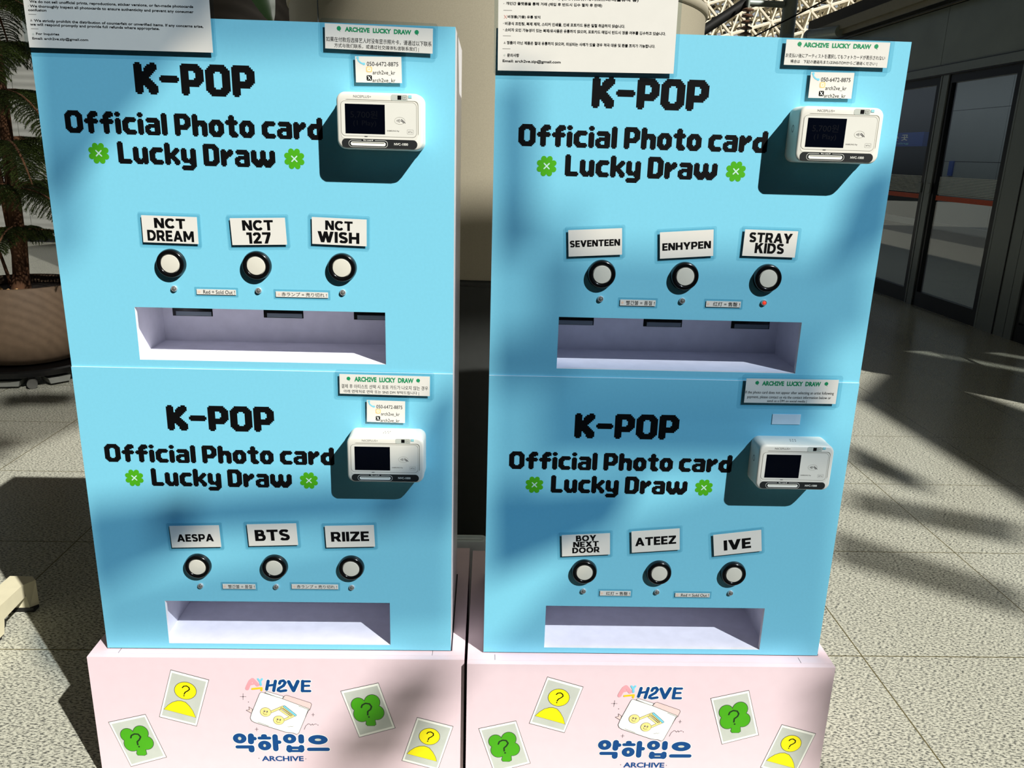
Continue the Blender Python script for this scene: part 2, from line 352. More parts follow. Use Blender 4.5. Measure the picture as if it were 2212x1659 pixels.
# ------------------------------------------------------------------ bold sans letters for the name cards
def arcp(cx, cy, rx, ry, a0, a1, n=14): return [(cx+rx*cos(radians(a0+(a1-a0)*i/n)), cy+ry*sin(radians(a0+(a1-a0)*i/n))) for i in range(n+1)]
def thick(pts, w):
    L, R_ = [], []
    for i, p in enumerate(pts):
        a = pts[max(0, i-1)]; b = pts[min(len(pts)-1, i+1)]; l = hypot(b[0]-a[0], b[1]-a[1]) or 1
        nx, ny = -(b[1]-a[1])/l*w/2, (b[0]-a[0])/l*w/2; L.append((p[0]+nx, p[1]+ny)); R_.append((p[0]-nx, p[1]-ny))
    return [[L[i], L[i+1], R_[i+1], R_[i]] for i in range(len(pts)-1)]
def bar(x0, y0, x1, y1): return [(x0, y0), (x1, y0), (x1, y1), (x0, y1)]
ST = bar(0, 0, .22, 1)
SANS = {
'A': (1.02, [[(0, 0), (.40, 1), (.51, .74), (.23, 0)], [(.40, 1), (.62, 1), (1.02, 0), (.79, 0)], bar(.27, .2, .75, .37)]),
'B': (.82, [ST]+thick([(.1, .91), (.42, .91)]+arcp(.42, .735, .2, .175, 90, -90)+[(.1, .56)], .18)+thick([(.1, .54), (.46, .54)]+arcp(.48, .315, .24, .225, 90, -90)+[(.1, .09)], .18)),
'C': (.94, thick(arcp(.5, .5, .4, .41, 42, 318, 26), .2)),
'D': (.92, [ST]+thick([(.1, .9), (.36, .9)]+arcp(.38, .5, .43, .4, 90, -90, 18)+[(.1, .1)], .2)),
'E': (.70, [ST, bar(.2, 0, .70, .19), bar(.2, .41, .64, .59), bar(.2, .81, .70, 1)]),
'H': (.92, [ST, bar(.70, 0, .92, 1), bar(.2, .4, .72, .6)]),
'I': (.22, [ST]),
'K': (.93, [ST, [(.2, .32), (.2, .60), (.60, 1), (.90, 1)], [(.36, .58), (.52, .70), (.93, 0), (.65, 0)]]),
'M': (1.14, [ST, bar(.92, 0, 1.14, 1), [(0, 1), (.26, 1), (.64, .28), (.50, .2)], [(1.14, 1), (.88, 1), (.50, .28), (.64, .2)]]),
'N': (.92, [ST, bar(.70, 0, .92, 1), [(0, 1), (.26, 1), (.92, 0), (.66, 0)]]),
'O': (1.06, thick(arcp(.53, .5, .43, .41, 0, 360, 32), .2)),
'P': (.84, [ST]+thick([(.1, .905), (.46, .905)]+arcp(.48, .65, .26, .255, 90, -90)+[(.1, .395)], .19)),
'R': (.88, [ST]+thick([(.1, .905), (.46, .905)]+arcp(.48, .66, .25, .245, 90, -90)+[(.1, .415)], .19)+[[(.34, .44), (.60, .44), (.88, 0), (.62, 0)]]),
'S': (.80, thick(arcp(.40, .715, .29, .195, 28, 262, 16)+arcp(.40, .285, .30, .195, 82, -152, 16), .19)),
'T': (.86, [bar(0, .81, .86, 1), bar(.32, 0, .54, .82)]),
'V': (1.0, [[(0, 1), (.26, 1), (.62, 0), (.38, 0)], [(.74, 1), (1, 1), (.62, 0), (.40, .06)]]),
'W': (1.44, [[(0, 1), (.25, 1), (.55, 0), (.31, 0)], [(.60, 1), (.84, 1), (.55, 0), (.33, .05)], [(.60, 1), (.84, 1), (1.13, 0), (.89, 0)], [(1.19, 1), (1.44, 1), (1.13, 0), (.91, .05)]]),
'X': (1.0, [[(.02, 1), (.30, 1), (1, 0), (.72, 0)], [(.98, 1), (.70, 1), (0, 0), (.28, 0)]]),
'Y': (1.0, [[(0, 1), (.26, 1), (.61, .42), (.39, .36)], [(1, 1), (.74, 1), (.39, .42), (.61, .36)], bar(.39, 0, .61, .44)]),
'Z': (.84, [bar(.02, .81, .82, 1), bar(0, 0, .84, .19), [(.54, .82), (.82, .82), (.30, .18), (.02, .18)]]),
'1': (.46, [[(0, .80), (0, .98), (.24, 1), (.24, .80)], bar(.24, 0, .46, 1)]),
'2': (.78, thick(arcp(.37, .70, .27, .21, 170, -35, 16)+[(.13, .1), (.16, .1)], .19)+[bar(.03, 0, .78, .19)]),
'7': (.78, [bar(0, .81, .78, 1), [(.52, .82), (.78, .82), (.44, 0), (.18, 0)]]),
}
def bold_text(mb, body, x0, x1, z0, z1, y, m):
    wid = sum(SANS[c][0]+.16 for c in body)-.16; sx_ = (x1-x0)/wid; x = 0
    for c in body:
        w, polys = SANS[c]
        for dx, dz in ((-.035, -.02), (.035, -.02), (-.035, .02), (.035, .02)):
            for p in polys: mb.poly([(x0+(x+q[0]+dx)*sx_, z0+min(1, max(0, q[1]+dz))*(z1-z0)) for q in p], y, m)
        x += w+.16
def clover8(mb, x, z, r, y, m):
    for k in range(4):
        a = pi/4+k*pi/2
        for s in (-1, 1):
            b = a+s*0.385
            mb.disc(x+0.71*r*cos(b), z+0.71*r*sin(b), r*0.31, r*0.285, y, m, 18, b); mb.stroke([(x, z), (x+0.71*r*cos(b), z+0.71*r*sin(b))], r*.42, y, m, 8)
    mb.poly([(x+0.5*r*cos(pi/4+k*pi/2), z+0.5*r*sin(pi/4+k*pi/2)) for k in range(4)], y, m)
def small_clover(mb, x, z, r, y, m):
    for k in range(4):
        a = pi/4+k*pi/2-0.15
        for s in (-1, 1): mb.disc(x+0.58*r*cos(a+s*0.42), z+0.58*r*sin(a+s*0.42), r*0.36, r*0.36, y, m, 12)
    mb.disc(x, z, r*.45, r*.45, y, m, 10); mb.stroke([(x, z), (x+0.25*r, z-0.7*r), (x+0.5*r, z-1.2*r)], r*0.16, y, m, 6)

# ------------------------------------------------------------------ the setting
def struct(mb, name, parent=None, smooth=None):
    o = mb.build(name, parent, smooth)
    if not parent: o['kind'] = 'structure'
    return o
mb = MB(); mb.add([(-12, -5, 0), (16, -5, 0), (16, 26, 0), (-12, 26, 0)], [(0, 1, 2, 3)], FLOORM); struct(mb, 'floor')

mb = MB()                                             # panelled wall far behind the potted tree
for x in range(-5, 0):
    for z0, z1 in ((0.08, 1.118), (1.126, 2.176), (2.184, 3.4)):
        mb.box(x*2+1.2-2.0+0.008, 8.6, z0, x*2+1.2, 8.7, z1, WALLB)
mb.box(-10, 8.66, 0.0, 1.2, 8.72, 3.4, DARKGAP)
struct(mb, 'wall_back')
mb = MB(); mb.box(-10, 8.64, 0, 1.2, 8.655, 0.078, DARKGAP); struct(mb, 'baseboard_back')

# platform screen doors on the right, plane X = 4.5
XW = 4.5
mb = MB()
mb.box(XW, 4.31, 0, XW+0.12, 4.65, 1.935, STEEL); mb.box(XW-0.006, 4.43, 0, XW, 4.438, 1.935, STEELD)
mb.box(XW, 1.6, 0, XW+0.12, 2.2, 1.935, STEEL); mb.box(XW, 6.84, 0, XW+0.12, 7.2, 1.935, STEEL)
for y0, y1 in ((1.6, 3.6), (3.606, 5.797), (5.803, 8.4)): mb.box(XW, y0, 2.008, XW+0.10, y1, 2.47, FASCIA)
mb.box(XW+0.03, 1.6, 1.9, XW+0.1, 8.4, 2.5, STEELD)
struct(mb, 'wall_right')
mb = MB(); mb.box(XW-0.03, 1.6, 1.935, XW+0.1, 8.4, 2.000, STEEL); mb.box(XW-0.02, 1.6, 1.925, XW+0.1, 8.4, 1.935, STEELD); mb.box(XW-0.02, 1.6, 2.0, XW+0.1, 8.4, 2.008, STEELD)
struct(mb, 'trim_1')
mb = MB()
mb.box(XW-0.10, 1.6, 2.50, XW+0.12, 8.4, 2.545, BEAMB); mb.box(XW-0.14, 1.6, 2.545, XW+0.12, 8.4, 2.64, BEAMB)
mb.box(XW-0.10, 1.6, 2.497, XW+0.0, 8.4, 2.50, STEELD)
mb.tube((XW-0.05, 1.6, 2.475), (XW-0.05, 8.4, 2.475), 0.012, 0.012, BEAMB); mb.tube((XW-0.09, 1.6, 2.462), (XW-0.09, 8.4, 2.462), 0.008, 0.008, BLACKI)
struct(mb, 'trim_2')
mb = MB(); mb.box(XW+0.12, 1.6, 2.64, XW+0.9, 9.3, 2.86, DKBEAM); mb.box(XW+0.9, 1.6, 2.64, 7.05, 16, 2.72, DKBEAM); struct(mb, 'trim_3')
def door(name, y0, y1, handle_y=None):
    f = MB(); X0, X1 = XW+0.01, XW+0.06
    f.box(X0, y0, 0, X1, y1, 0.125, STEELD); f.box(X0, y0, 1.86, X1, y1, 1.925, STEELD)
    f.box(X0, y0, 0.125, X1, y0+0.09, 1.86, STEELD); f.box(X0, y1-0.13, 0.125, X1, y1, 1.86, STEELD)
    f.box(X0-0.012, y1-0.09, 0.0, X0, y1-0.004, 1.925, STEEL)
    f.box(X0-0.012, y0, 0.0, X0, y0+0.02, 1.925, STEEL)
    d = struct(f, name)
    g = MB(); g.box(XW+0.030, y0+0.09, 0.125, XW+0.036, y1-0.13, 1.86, GLASS); g.build('glass_pane', d)
    s = MB(); yo0, yo1 = y0+0.10, y1-0.15
    s.box(XW+0.027, yo0, 0.915, XW+0.0295, yo1, 0.955, ORNG)
    k = 0
    for z in range(13):
        zz = 0.965+z*0.0115
        n = int((yo1-yo0)/0.016)
        for i in range(n): s.box(XW+0.0275, yo0+i*0.016, zz, XW+0.0295, yo0+i*0.016+0.011, zz+0.006, DOTW)
    s.build('safety_stripe_film', d)
    h = MB(); hy = y1-0.075 if handle_y is None else handle_y
    h.loft([[(XW-0.004-dx, hy+a*(1-dx*8), 1.01+b*(1-dx*8)) for a, b in rrect(-0.03, -0.045, 0.03, 0.045, 0.012)] for dx in (0, 0.01)], STEEL)
    h.build('handle_plate', d)
    return d
door('door_1', 4.65, 5.725); door('door_2', 5.735, 6.84, 5.80); door('door_3', 3.1, 4.305); door('door_4', 2.2, 3.09)

# platform side behind the glass
mb = MB()
for i, y in enumerate([4.7+k*1.3 for k in range(4)]):
    for z0, z1 in ((0.34, 0.82), (0.828, 1.25), (1.258, 1.9), (1.908, 2.6)): mb.box(6.9, y, z0, 7.0, y+1.292, z1, PLATW)
mb.box(6.95, 1.5, 0, 7.05, 16, 2.62, STEELD); mb.box(6.86, 1.5, 0.36, 6.95, 16, 0.44, GREYL); mb.box(6.9, 1.5, 0.0, 6.95, 16, 0.34, STEELD)
struct(mb, 'wall_platform')
mb = MB(); mb.box(6.72, 10.12, 1.45, 6.95, 12.6, 1.64, SIGNB)
vs, fs = glyphs('타는 곳', 0.02)
mb.add([(6.718, 11.22-a*0.68, 1.53+b*0.085) for a, b in vs], fs, PWHITE)
vs, fs = glyphs('Boarding', 0.01); mb.add([(6.718, 11.2-a*0.7, 1.47+b*0.035) for a, b in vs], fs, PLBLUE)
tag(mb.build('platform_sign'), 'blue wall sign with white Korean lettering seen through the left glass door', 'sign')
mb = MB(); mb.box(6.88, 9.55, 1.07, 6.9, 9.65, 1.26, SIGNB)
tag(mb.build('wall_sign'), 'small upright blue sign on the grey wall beyond the glass doors', 'sign')
pl = bpy.data.lights.new('platform_fill', 'AREA'); pl.shape = 'RECTANGLE'; pl.size = 0.3; pl.size_y = 8; pl.energy = 22; pl.color = (0.95, 1.0, 1.0)  # fill light added to brighten the platform wall behind the glass
plo = bpy.data.objects.new('platform_fill', pl); C.objects.link(plo); plo.location = (5.9, 8.5, 2.55)

# roof: tubular space frame, far behind; and unseen bars, slab and panes added to throw the dappled shade
mb = MB()
CA, SA = cos(radians(24)), sin(radians(24))
def node(i, j, k):
    u, w = (i-9)*0.55+(0.275 if k else 0), (j-9)*0.55+(0.275 if k else 0)
    x, t = u*CA-w*SA, u*SA+w*CA
    return Vector((8.2+x, 19.0+t*0.62+(0.6 if k else 0.0), 4.6+t*0.72-(.45 if k else 0)))
def seen(p): return 5.0 < p.x < 12.2 and 2.9 < p.z < 6.4
for i in range(19):
    for j in range(19):
        a = node(i, j, 0); b = node(i, j, 1)
        if not seen(a): continue
        for p, q_, r in ((a, node(i+1, j, 0), .040), (a, node(i, j+1, 0), .040), (b, node(i+1, j, 1), .032), (b, node(i, j+1, 1), .032),
                         (a, b, .026), (node(i+1, j, 0), b, .026), (node(i, j+1, 0), b, .026), (node(i+1, j+1, 0), b, .026), (a, node(i+1, j+1, 0), .022)):
            mb.tube(p, q_, r, r, TUBE, 6, False)
        mb.lathe(a, [(0.005, -.06), (.055, -.03), (.055, .03), (.005, .06)], TUBE, 'z', 8)
for k in range(16):                                # purlins of the glazed roof above the frame
    z = 2.6+k*0.27; mb.box(4.0, 19.2+(z-4.6)*.86+.9, z, 13.5, 19.3+(z-4.6)*.86+.9, z+.11, DKBEAM)
for k in range(14):
    x = 4.2+k*.7; mb.tube((x, 18.6, 2.6), (x-1.2, 22.9, 6.8), .05, .05, BEAMB, 6)
RH = 7.6
SHADE = [   # quads on the ground that the added overhead pieces shade along the sun's direction, and how densely
 ((-1.18, 1.34), (-0.74, 1.34), (-0.78, 1.08), (-0.83, 0.91), 0.72),
 ((-0.89, 0.99), (-0.81, 0.99), (-0.72, 0.85), (-0.77, 0.85), 0.50),
 ((-0.86, 1.24), (-0.44, 1.24), (-0.37, 1.14), (-0.77, 1.12), 0.55),
 ((0.05, 0.69), (0.26, 0.46), (0.1, 0.45), (0.02, 0.67), 0.80),
 ((0.09, 0.54), (0.15, 0.45), (-0.28, 0.43), (-0.32, 0.5), 0.85),
 ((-0.26, 0.51), (-0.19, 0.41), (-0.32, 0.33), (-0.45, 0.48), 0.85),
 ((-0.32, 0.34), (0.24, 0.47), (0.42, 0.27), (-0.24, 0.25), 0.52),
 ((-0.28, 1.11), (-0.21, 1.1), (0.01, 0.87), (-0.06, 0.87), 0.75),
 ((-0.14, 0.95), (0.03, 0.93), (0.26, 0.68), (0.1, 0.68), 0.45),
 ((0.47, 1.02), (0.58, 0.9), (0.5, 0.86), (0.42, 0.99), 0.85),
 ((-0.0, 0.88), (0.57, 0.88), (0.69, 0.76), (0.11, 0.76), 0.58),
 ((0.03, 0.76), (0.61, 0.76), (0.72, 0.66), (0.11, 0.67), 0.75),
 ((0.2, 0.67), (0.69, 0.67), (0.81, 0.56), (0.31, 0.56), 0.85),
 ((0.11, 0.67), (0.21, 0.67), (0.35, 0.52), (0.24, 0.52), 0.55),
 ((0.24, 0.52), (0.51, 0.54), (0.54, 0.45), (0.39, 0.36), 0.95),
 ((0.53, 0.47), (0.82, 0.6), (1.18, 0.23), (0.51, 0.22), 0.50),
 ((0.36, 0.21), (0.47, 0.21), (0.53, -0.02), (0.36, -0.02), 0.60), ((1.12, 0.21), (1.22, 0.21), (1.44, -0.02), (1.35, -0.02), 0.50), ((2.34, 2.00), (2.46, 1.58), (2.38, 1.43), (2.23, 1.74), 0.70),
 ((2.68, 2.67), (2.73, 1.23), (3.54, 2.42), (3.24, 3.40), 0.90), ((3.20, 3.63), (3.90, 2.94), (5.21, 4.86), (4.36, 6.03), 0.801), ((-0.25, 1.55), (0.25, 1.55), (0.1, 1.87), (-0.4, 1.87), 0.7),
 ((1.89, 1.13), (1.80, 0.90), (2.24, 0.57), (2.34, 0.72), 0.55), ((2.10, 1.45), (2.03, 1.28), (2.50, 1.01), (2.62, 1.19), 0.60),
 ((-1.66, 2.47), (-1.33, 2.52), (-1.25, 2.35), (-1.55, 2.27), 0.70), ((-1.50, 1.98), (-1.31, 1.99), (-1.13, 1.60), (-1.26, 1.59), 0.40),
 ((-10, -9), (10, -9), (10, -0.42), (-10, -0.42), 1.0), ((-9, 1.75), (-1.15, 1.75), (-0.5, 3.6), (-9, 3.6), 0.42), ((-12, 3.6), (0.8, 3.6), (0.8, 15), (-12, 15), 0.45), ((2.2, 4.6), (9, 4.6), (9, 15), (2.2, 15), 0.9)]
def lift(p): return Vector((p[0], p[1], 0))+SUN*(RH/SUN.z)
def pane_mat(d):
    m = bpy.data.materials.new('shade_pane_tint'); m.use_nodes = True; t = m.node_tree; t.nodes.clear()
    a = N(t, 'ShaderNodeBsdfTransparent'); a.inputs[0].default_value = (1-.92*d, 1-.82*d, 1-.70*d, 1)
    o = N(t, 'ShaderNodeOutputMaterial'); t.links.new(a.outputs[0], o.inputs[0]); return m
panes = MB()
for k, (A_, B_, C_, D_, dens) in enumerate(SHADE):
    A_, B_, C_, D_ = [lift(p) for p in (A_, B_, C_, D_)]
    if k < 16:                                     # added tinted panes, shaped to the shade patches
        panes.add([p-SUN*((RH-5.0-.02*k)/SUN.z) for p in (A_, B_, C_, D_)], [(0, 1, 2, 3)], pane_mat(dens)); continue
    if dens == 1.0:
        mb.add([A_, B_, C_, D_]+[p+Vector((0, 0, .2)) for p in (A_, B_, C_, D_)], [(3, 2, 1, 0), (4, 5, 6, 7), (0, 1, 5, 4), (1, 2, 6, 5), (2, 3, 7, 6), (3, 0, 4, 7)], TUBE); continue  # unseen slab added to keep sun off the foreground floor
    L = ((D_-A_).length+(C_-B_).length)/2
    n = 6 if dens == 0.801 else max(2, round(L/(0.05 if L < 3 else 0.07))); w = min(0.96, dens*1.08)*L/n
    for i in range(n):
        f = (i+.5)/n
        mb.tube(A_.lerp(D_, f), B_.lerp(C_, f), w/2, w/2, TUBE, 6)  # unseen overhead bars added to thin the sunlight
struct(panes, 'added_shade_pane_1')  # added panes out of view that tint the sun
struct(mb, 'ceiling_and_shade_bars')  # visible space frame together with the added shade bars and slab

# ------------------------------------------------------------------ pink plinths
BW = 0.280                                            # plinth height = height of the lower machines' undersides
RYAW = -4.2876e-3
def crop_map(o, ax, ay, n, w, h):
    return lambda x, y: (o[0]+x*ax[0]+y*ay[0]+x*y*n[0]/(w*h), BW+o[1]+x*ax[1]+y*ay[1]+x*y*n[1]/(w*h))
MA = crop_map((.26622, -.018982), (1.14554e-4, 9.918e-7), (-9.624e-6, -1.39492e-4), (.0087897, -.00096), 1818, 1659)
MC = crop_map((.03405, -.020992), (1.134555e-4, 9.823e-7), (-1.54743e-5, -1.388463e-4), (.0086178, -.00095), 1818, 1659)
MD = crop_map((.46543, -.027449), (1.105e-4, 9.335e-7), (-4.3489e-6, -1.339095e-4), (.00962656, -.00104), 2143, 1659)
def M(f, pts): return [f(*p) for p in pts]
PXM = 1.2e-4                                          # metres per digitised pixel
Y1, Y2, Y3, Y4, Y5 = [-0.00015*k-0.0001 for k in range(1, 6)]
def qmark(mb, f, pts, w, dot, r, m, y):
    mb.stroke(M(f, pts), w*PXM, y, m, 10); x, z = f(*dot); mb.disc(x, z, r*PXM, r*PXM, y, m, 12)
def card_base(mb, f, c):
    P = M(f, c); mb.poly(P, Y1, LINE)
    cx = sum(p[0] for p in P)/4; cz = sum(p[1] for p in P)/4
    def ins(d):
        return [(p[0]+(cx-p[0])*d*1.1, p[1]+(cz-p[1])*d) for p in P]
    mb.poly(ins(.02), Y2, PWHITE); mb.poly(ins(.105), Y3, PGREY)
def outlined(mb, polys, m, y, grow):
    for pts in polys:
        cx = sum(p[0] for p in pts)/len(pts); cz = sum(p[1] for p in pts)/len(pts)
        mb.poly([(p[0]+(p[0]-cx)/max(1e-6, hypot(p[0]-cx, p[1]-cz))*grow, p[1]+(p[1]-cz)/max(1e-6, hypot(p[0]-cx, p[1]-cz))*grow) for p in pts], y, LINE)
    for pts in polys: mb.poly(pts, y-0.00012, m)
def person_card(f, c, head, body, q, dot, parent):
    mb = MB(); card_base(mb, f, c)
    hx, hz = f(head[0], head[1]); outlined(mb, [ell(hx, hz, head[2]*PXM*.97, head[3]*PXM*1.12, 28, -0.2), M(f, body)], YELLOW, Y4, .0010)
    qmark(mb, f, q, 18, dot, 11, INK, Y5-.0001); mb.build('printed_card', parent, label='printed card with a yellow figure')
def clover_card(f, c, circ, stem, q, dot, parent):
    mb = MB(); card_base(mb, f, c)
    pol = []
    for x, y, r in circ:
        px, pz = f(x, y); pol.append(ell(px, pz, r*PXM*.97, r*PXM*1.1, 26))
    pol.append(M(f, stem)); ctr = M(f, [(a[0], a[1]) for a in (circ[0], circ[1], circ[2], circ[3])]); outlined(mb, pol, GREEN, Y4, .0011)
    mb.poly(ctr, Y4-.00012, GREEN); mx_ = sum(p[0] for p in ctr)/4; mz_ = sum(p[1] for p in ctr)/4
    mb.disc(mx_, mz_, 120*PXM, 130*PXM, Y4-.00012, GREEN); mb.stroke([(mx_, mz_), f(sum(q_[0] for q_ in stem)/len(stem), sum(q_[1] for q_ in stem)/len(stem))], 110*PXM, Y4-.00012, GREEN)
    qmark(mb, f, q, 26, dot, 15, DKGRN, Y5-.0001); mb.build('printed_card', parent, label='printed card with a green clover')
def logo(parent):
    mb = MB(); f = MA
    S = lambda pts, w, m, y: mb.stroke(M(f, pts), w*PXM, y, m, 12)
    blue = [([(600, 225), (575, 360)], 52), ([(718, 225), (690, 380)], 52), ([(590, 300), (700, 285)], 42),
            ([(785, 265), (800, 228), (850, 218), (880, 250), (850, 300), (770, 345), (760, 375), (800, 388), (890, 375)], 48),
            ([(935, 235), (1015, 380), (1085, 230)], 58), ([(1165, 228), (1160, 383)], 54), ([(1165, 230), (1280, 230)], 42), ([(1165, 302), (1268, 300)], 40), ([(1165, 385), (1285, 385)], 44)]
    for p, w in blue: S(p, w+20, PWHITE, Y1)
    for p, w in blue: S(p, w, PBLUE, Y2)
    S([(258, 345), (275, 300), (312, 228), (345, 203), (385, 240), (425, 285)], 62, PPINK, Y2); S([(300, 282), (390, 262)], 30, PPINK, Y2)
    S([(435, 192), (468, 235), (500, 192)], 32, PLBLUE, Y3); S([(470, 235), (480, 285)], 36, PLBLUE, Y3)
    S([(342, 350), (495, 335), (490, 372)], 34, PORANGE, Y3)
    def outl(pts, m, y, w=7): mb.poly(M(f, pts), y, m); mb.stroke(M(f, pts), w*PXM, y-.00008, LINE, 6, True)
    outl([(345, 680), (285, 640), (295, 685), (240, 695), (330, 745)], PROSE, Y1)
    outl([(545, 412), (562, 398), (590, 395), (850, 470), (830, 515)], PWHITE, Y1)
    outl([(835, 505), (872, 458), (900, 450), (1295, 575), (1312, 600), (1282, 690), (1200, 700)], PROSE, Y2)
    outl([(460, 425), (475, 408), (500, 404), (840, 510), (1275, 670), (1230, 760), (1100, 1070), (1065, 1090), (1010, 1065), (895, 1055), (380, 893), (330, 865), (308, 820), (330, 740)], PWHITE, Y3)
    for a in ([(1100, 622), (1258, 682), (1210, 800)], [(430, 888), (608, 950)]): S(a, 6, LINE, Y4)
    fx = M(f, [(560, 720), (775, 853)])
    for w, m, y in ((44, LINE, Y4), (32, PCREAM, Y4-.0001)): S([(648, 720), (840, 638), (1030, 775), (868, 850)], w, m, y); S([(800, 690), (960, 800)], w*.8, m, y)
    S([(815, 655), (982, 780)], 24, LINE, Y5); S([(815, 655), (982, 780)], 12, PCREAM, Y5-.0001)
    S([(865, 632), (1045, 772)], 42, LINE, Y5); S([(865, 632), (1045, 772)], 30, PLBLUE, Y5-.0001)
    for (x, z) in fx:
        mb.disc(x, z, .0106, .0104, Y5-.00015, LINE, 26); mb.disc(x, z, .0100, .0098, Y5-.0003, PCREAM, 26)
        for dx, dz in ((-.0024, .0022), (.0026, .0012)): mb.disc(x+dx, z+dz, .0017, .0022, Y5-.0004, LINE, 10); mb.disc(x+dx-.0004, z+dz+.0007, .0007, .0008, Y5-.0005, PWHITE, 8)
        mb.stroke([(x-.0048, z-.001), (x-.0036, z-.0042), (x-.0005, z-.0052), (x+.0026, z-.0040)], .0008, Y5-.0004, LINE, 6)
    for x, y, r in ((190, 475, 50), (1335, 768, 25), (412, 1008, 28)):
        S([(x-r, y), (x+r, y)], 6, LINE, Y1); S([(x, y-r), (x, y+r)], 6, LINE, Y1)
        mb.poly(M(f, [(x-r*.25, y), (x, y-r*.25), (x+r*.25, y), (x, y+r*.25)]), Y2, LINE)
    for x, y in ((277, 562), (1415, 937), (450, 1493), (1215, 1502)): px, pz = f(x, y); mb.disc(px, pz, .0009, .0009, Y1, LINE, 10)
    S([(1190, 1010), (1215, 950), (1258, 915), (1285, 925), (1298, 942), (1325, 918), (1335, 940), (1370, 918), (1395, 925)], 7, LINE, Y1)
    S([(920, 962), (945, 965), (965, 955), (985, 962), (1012, 955)], 5, LINE, Y4)
    # four rounded syllable blocks
    E_ = lambda x, y, rx, ry, m, yy: mb.disc(*f(x, y), rx*PXM, ry*PXM*1.14, yy, m, 28)
    caps = [([(318, 1115), (320, 1215)], 98), ([(350, 1158), (378, 1160)], 72), ([(98, 1300), (340, 1300)], 64), ([(328, 1312), (330, 1352)], 96),
            ([(518, 1118), (545, 1118)], 72), ([(455, 1152), (622, 1152)], 58), ([(712, 1125), (726, 1335)], 90), ([(755, 1220), (782, 1220)], 70),
            ([(1138, 1128), (1142, 1205)], 94), ([(945, 1305), (950, 1355)], 92), ([(1145, 1305), (1142, 1355)], 92), ([(950, 1340), (1140, 1340)], 112), ([(1268, 1340), (1578, 1340)], 68)]
    els = [(135, 1158, 110, 86, 27, 28), (543, 1277, 107, 83, 22, 24), (950, 1163, 108, 82, 27, 25), (1415, 1180, 158, 82, 52, 20)]
    for p, w in caps: S(p, w+18, PWHITE, Y1)
    for x, y, rx, ry, hx, hy in els: E_(x, y, rx+9, ry+9, PWHITE, Y1)
    for p, w in caps: S(p, w, PBLUE, Y2)
    for x, y, rx, ry, hx, hy in els: E_(x, y, rx, ry, PBLUE, Y2); E_(x, y, hx, hy, PGREY, Y3)
    S([(1000, 1343), (1085, 1343)], 16, PGREY, Y3)
    x0, z0 = f(498, 1540); x1, z1 = f(1178, 1455); text(mb, 'ARCHIVE', x0, x1, z0, z1, Y1, PBLUE, 0.035)
    mb.build('logo_print', parent)
def plinth(label, loc, rotz, w):
    t = thing('display_plinth', label, 'plinth', loc, rotz, 'pink plinths under the machines')
    mb = MB(); D = 0.445
    mb.box(0, 0, 0.0, w, 0.012, BW-0.0002, PINK); mb.box(0, D-0.012, 0, w, D, BW-0.012, PINK)
    mb.box(0, 0.012, 0, 0.012, D-0.012, BW-0.012, PINK); mb.box(w-0.012, 0.012, 0, w, D-0.012, BW-0.012, PINK)
    mb.build('side_boards', t)
    mb = MB(); mb.box(0, 0.0125, BW-0.012, w, D, BW, PINK)
    for x in (0.052, w-0.062): mb.box(x, 0.0128, BW, x+0.0008, 0.03, BW+0.0002, LINE)
    mb.build('top_board', t)
    person_card(MC, [(1048, 45), (1680, 205), (1478, 960), (860, 805)], (1292, 378, 172, 140), [(945, 675), (1010, 610), (1080, 565), (1160, 543), (1220, 543), (1290, 565), (1350, 620), (1410, 700), (1460, 810)],
                [(1243, 328), (1265, 305), (1310, 300), (1350, 325), (1360, 355), (1330, 380), (1290, 400), (1272, 432)], (1270, 458), t)
    clover_card(MC, [(28, 888), (638, 757), (988, 1475), (400, 1637)], [(345, 1100, 112), (560, 1065, 122), (652, 1230, 115), (420, 1245, 128)], [(505, 1330), (640, 1325), (658, 1420), (620, 1440), (520, 1437), (497, 1410)],
                [(400, 1145), (410, 1105), (460, 1080), (520, 1085), (560, 1130), (540, 1175), (505, 1210), (515, 1260)], (535, 1293), t)
    clover_card(MD, [(42, 325), (693, 187), (985, 958), (362, 1122)], [(350, 555, 116), (585, 512, 126), (662, 690, 121), (410, 712, 134)], [(490, 800), (630, 790), (648, 890), (620, 912), (510, 912), (482, 885)],
                [(402, 600), (415, 560), (470, 530), (540, 540), (575, 585), (560, 630), (510, 670), (510, 725)], (530, 762), t)
    person_card(MD, [(1355, 768), (1980, 925), (1712, 1700), (1090, 1528)], (1567, 1100, 170, 140), [(1185, 1400), (1240, 1345), (1320, 1295), (1400, 1270), (1480, 1268), (1560, 1300), (1620, 1370), (1665, 1450), (1690, 1535)],
                [(1525, 1048), (1545, 1025), (1590, 1018), (1635, 1045), (1635, 1080), (1600, 1105), (1560, 1125), (1545, 1155)], (1537, 1180), t)
    logo(t)
plinth('pale pink plinth with printed cards and blue logo under the left machine stack', (-0.0277, -0.0245, 0), 0, 0.7046)
plinth('pale pink plinth with printed cards and blue logo under the right machine stack', (0.6825, -0.0370, 0), RYAW, 0.7027)

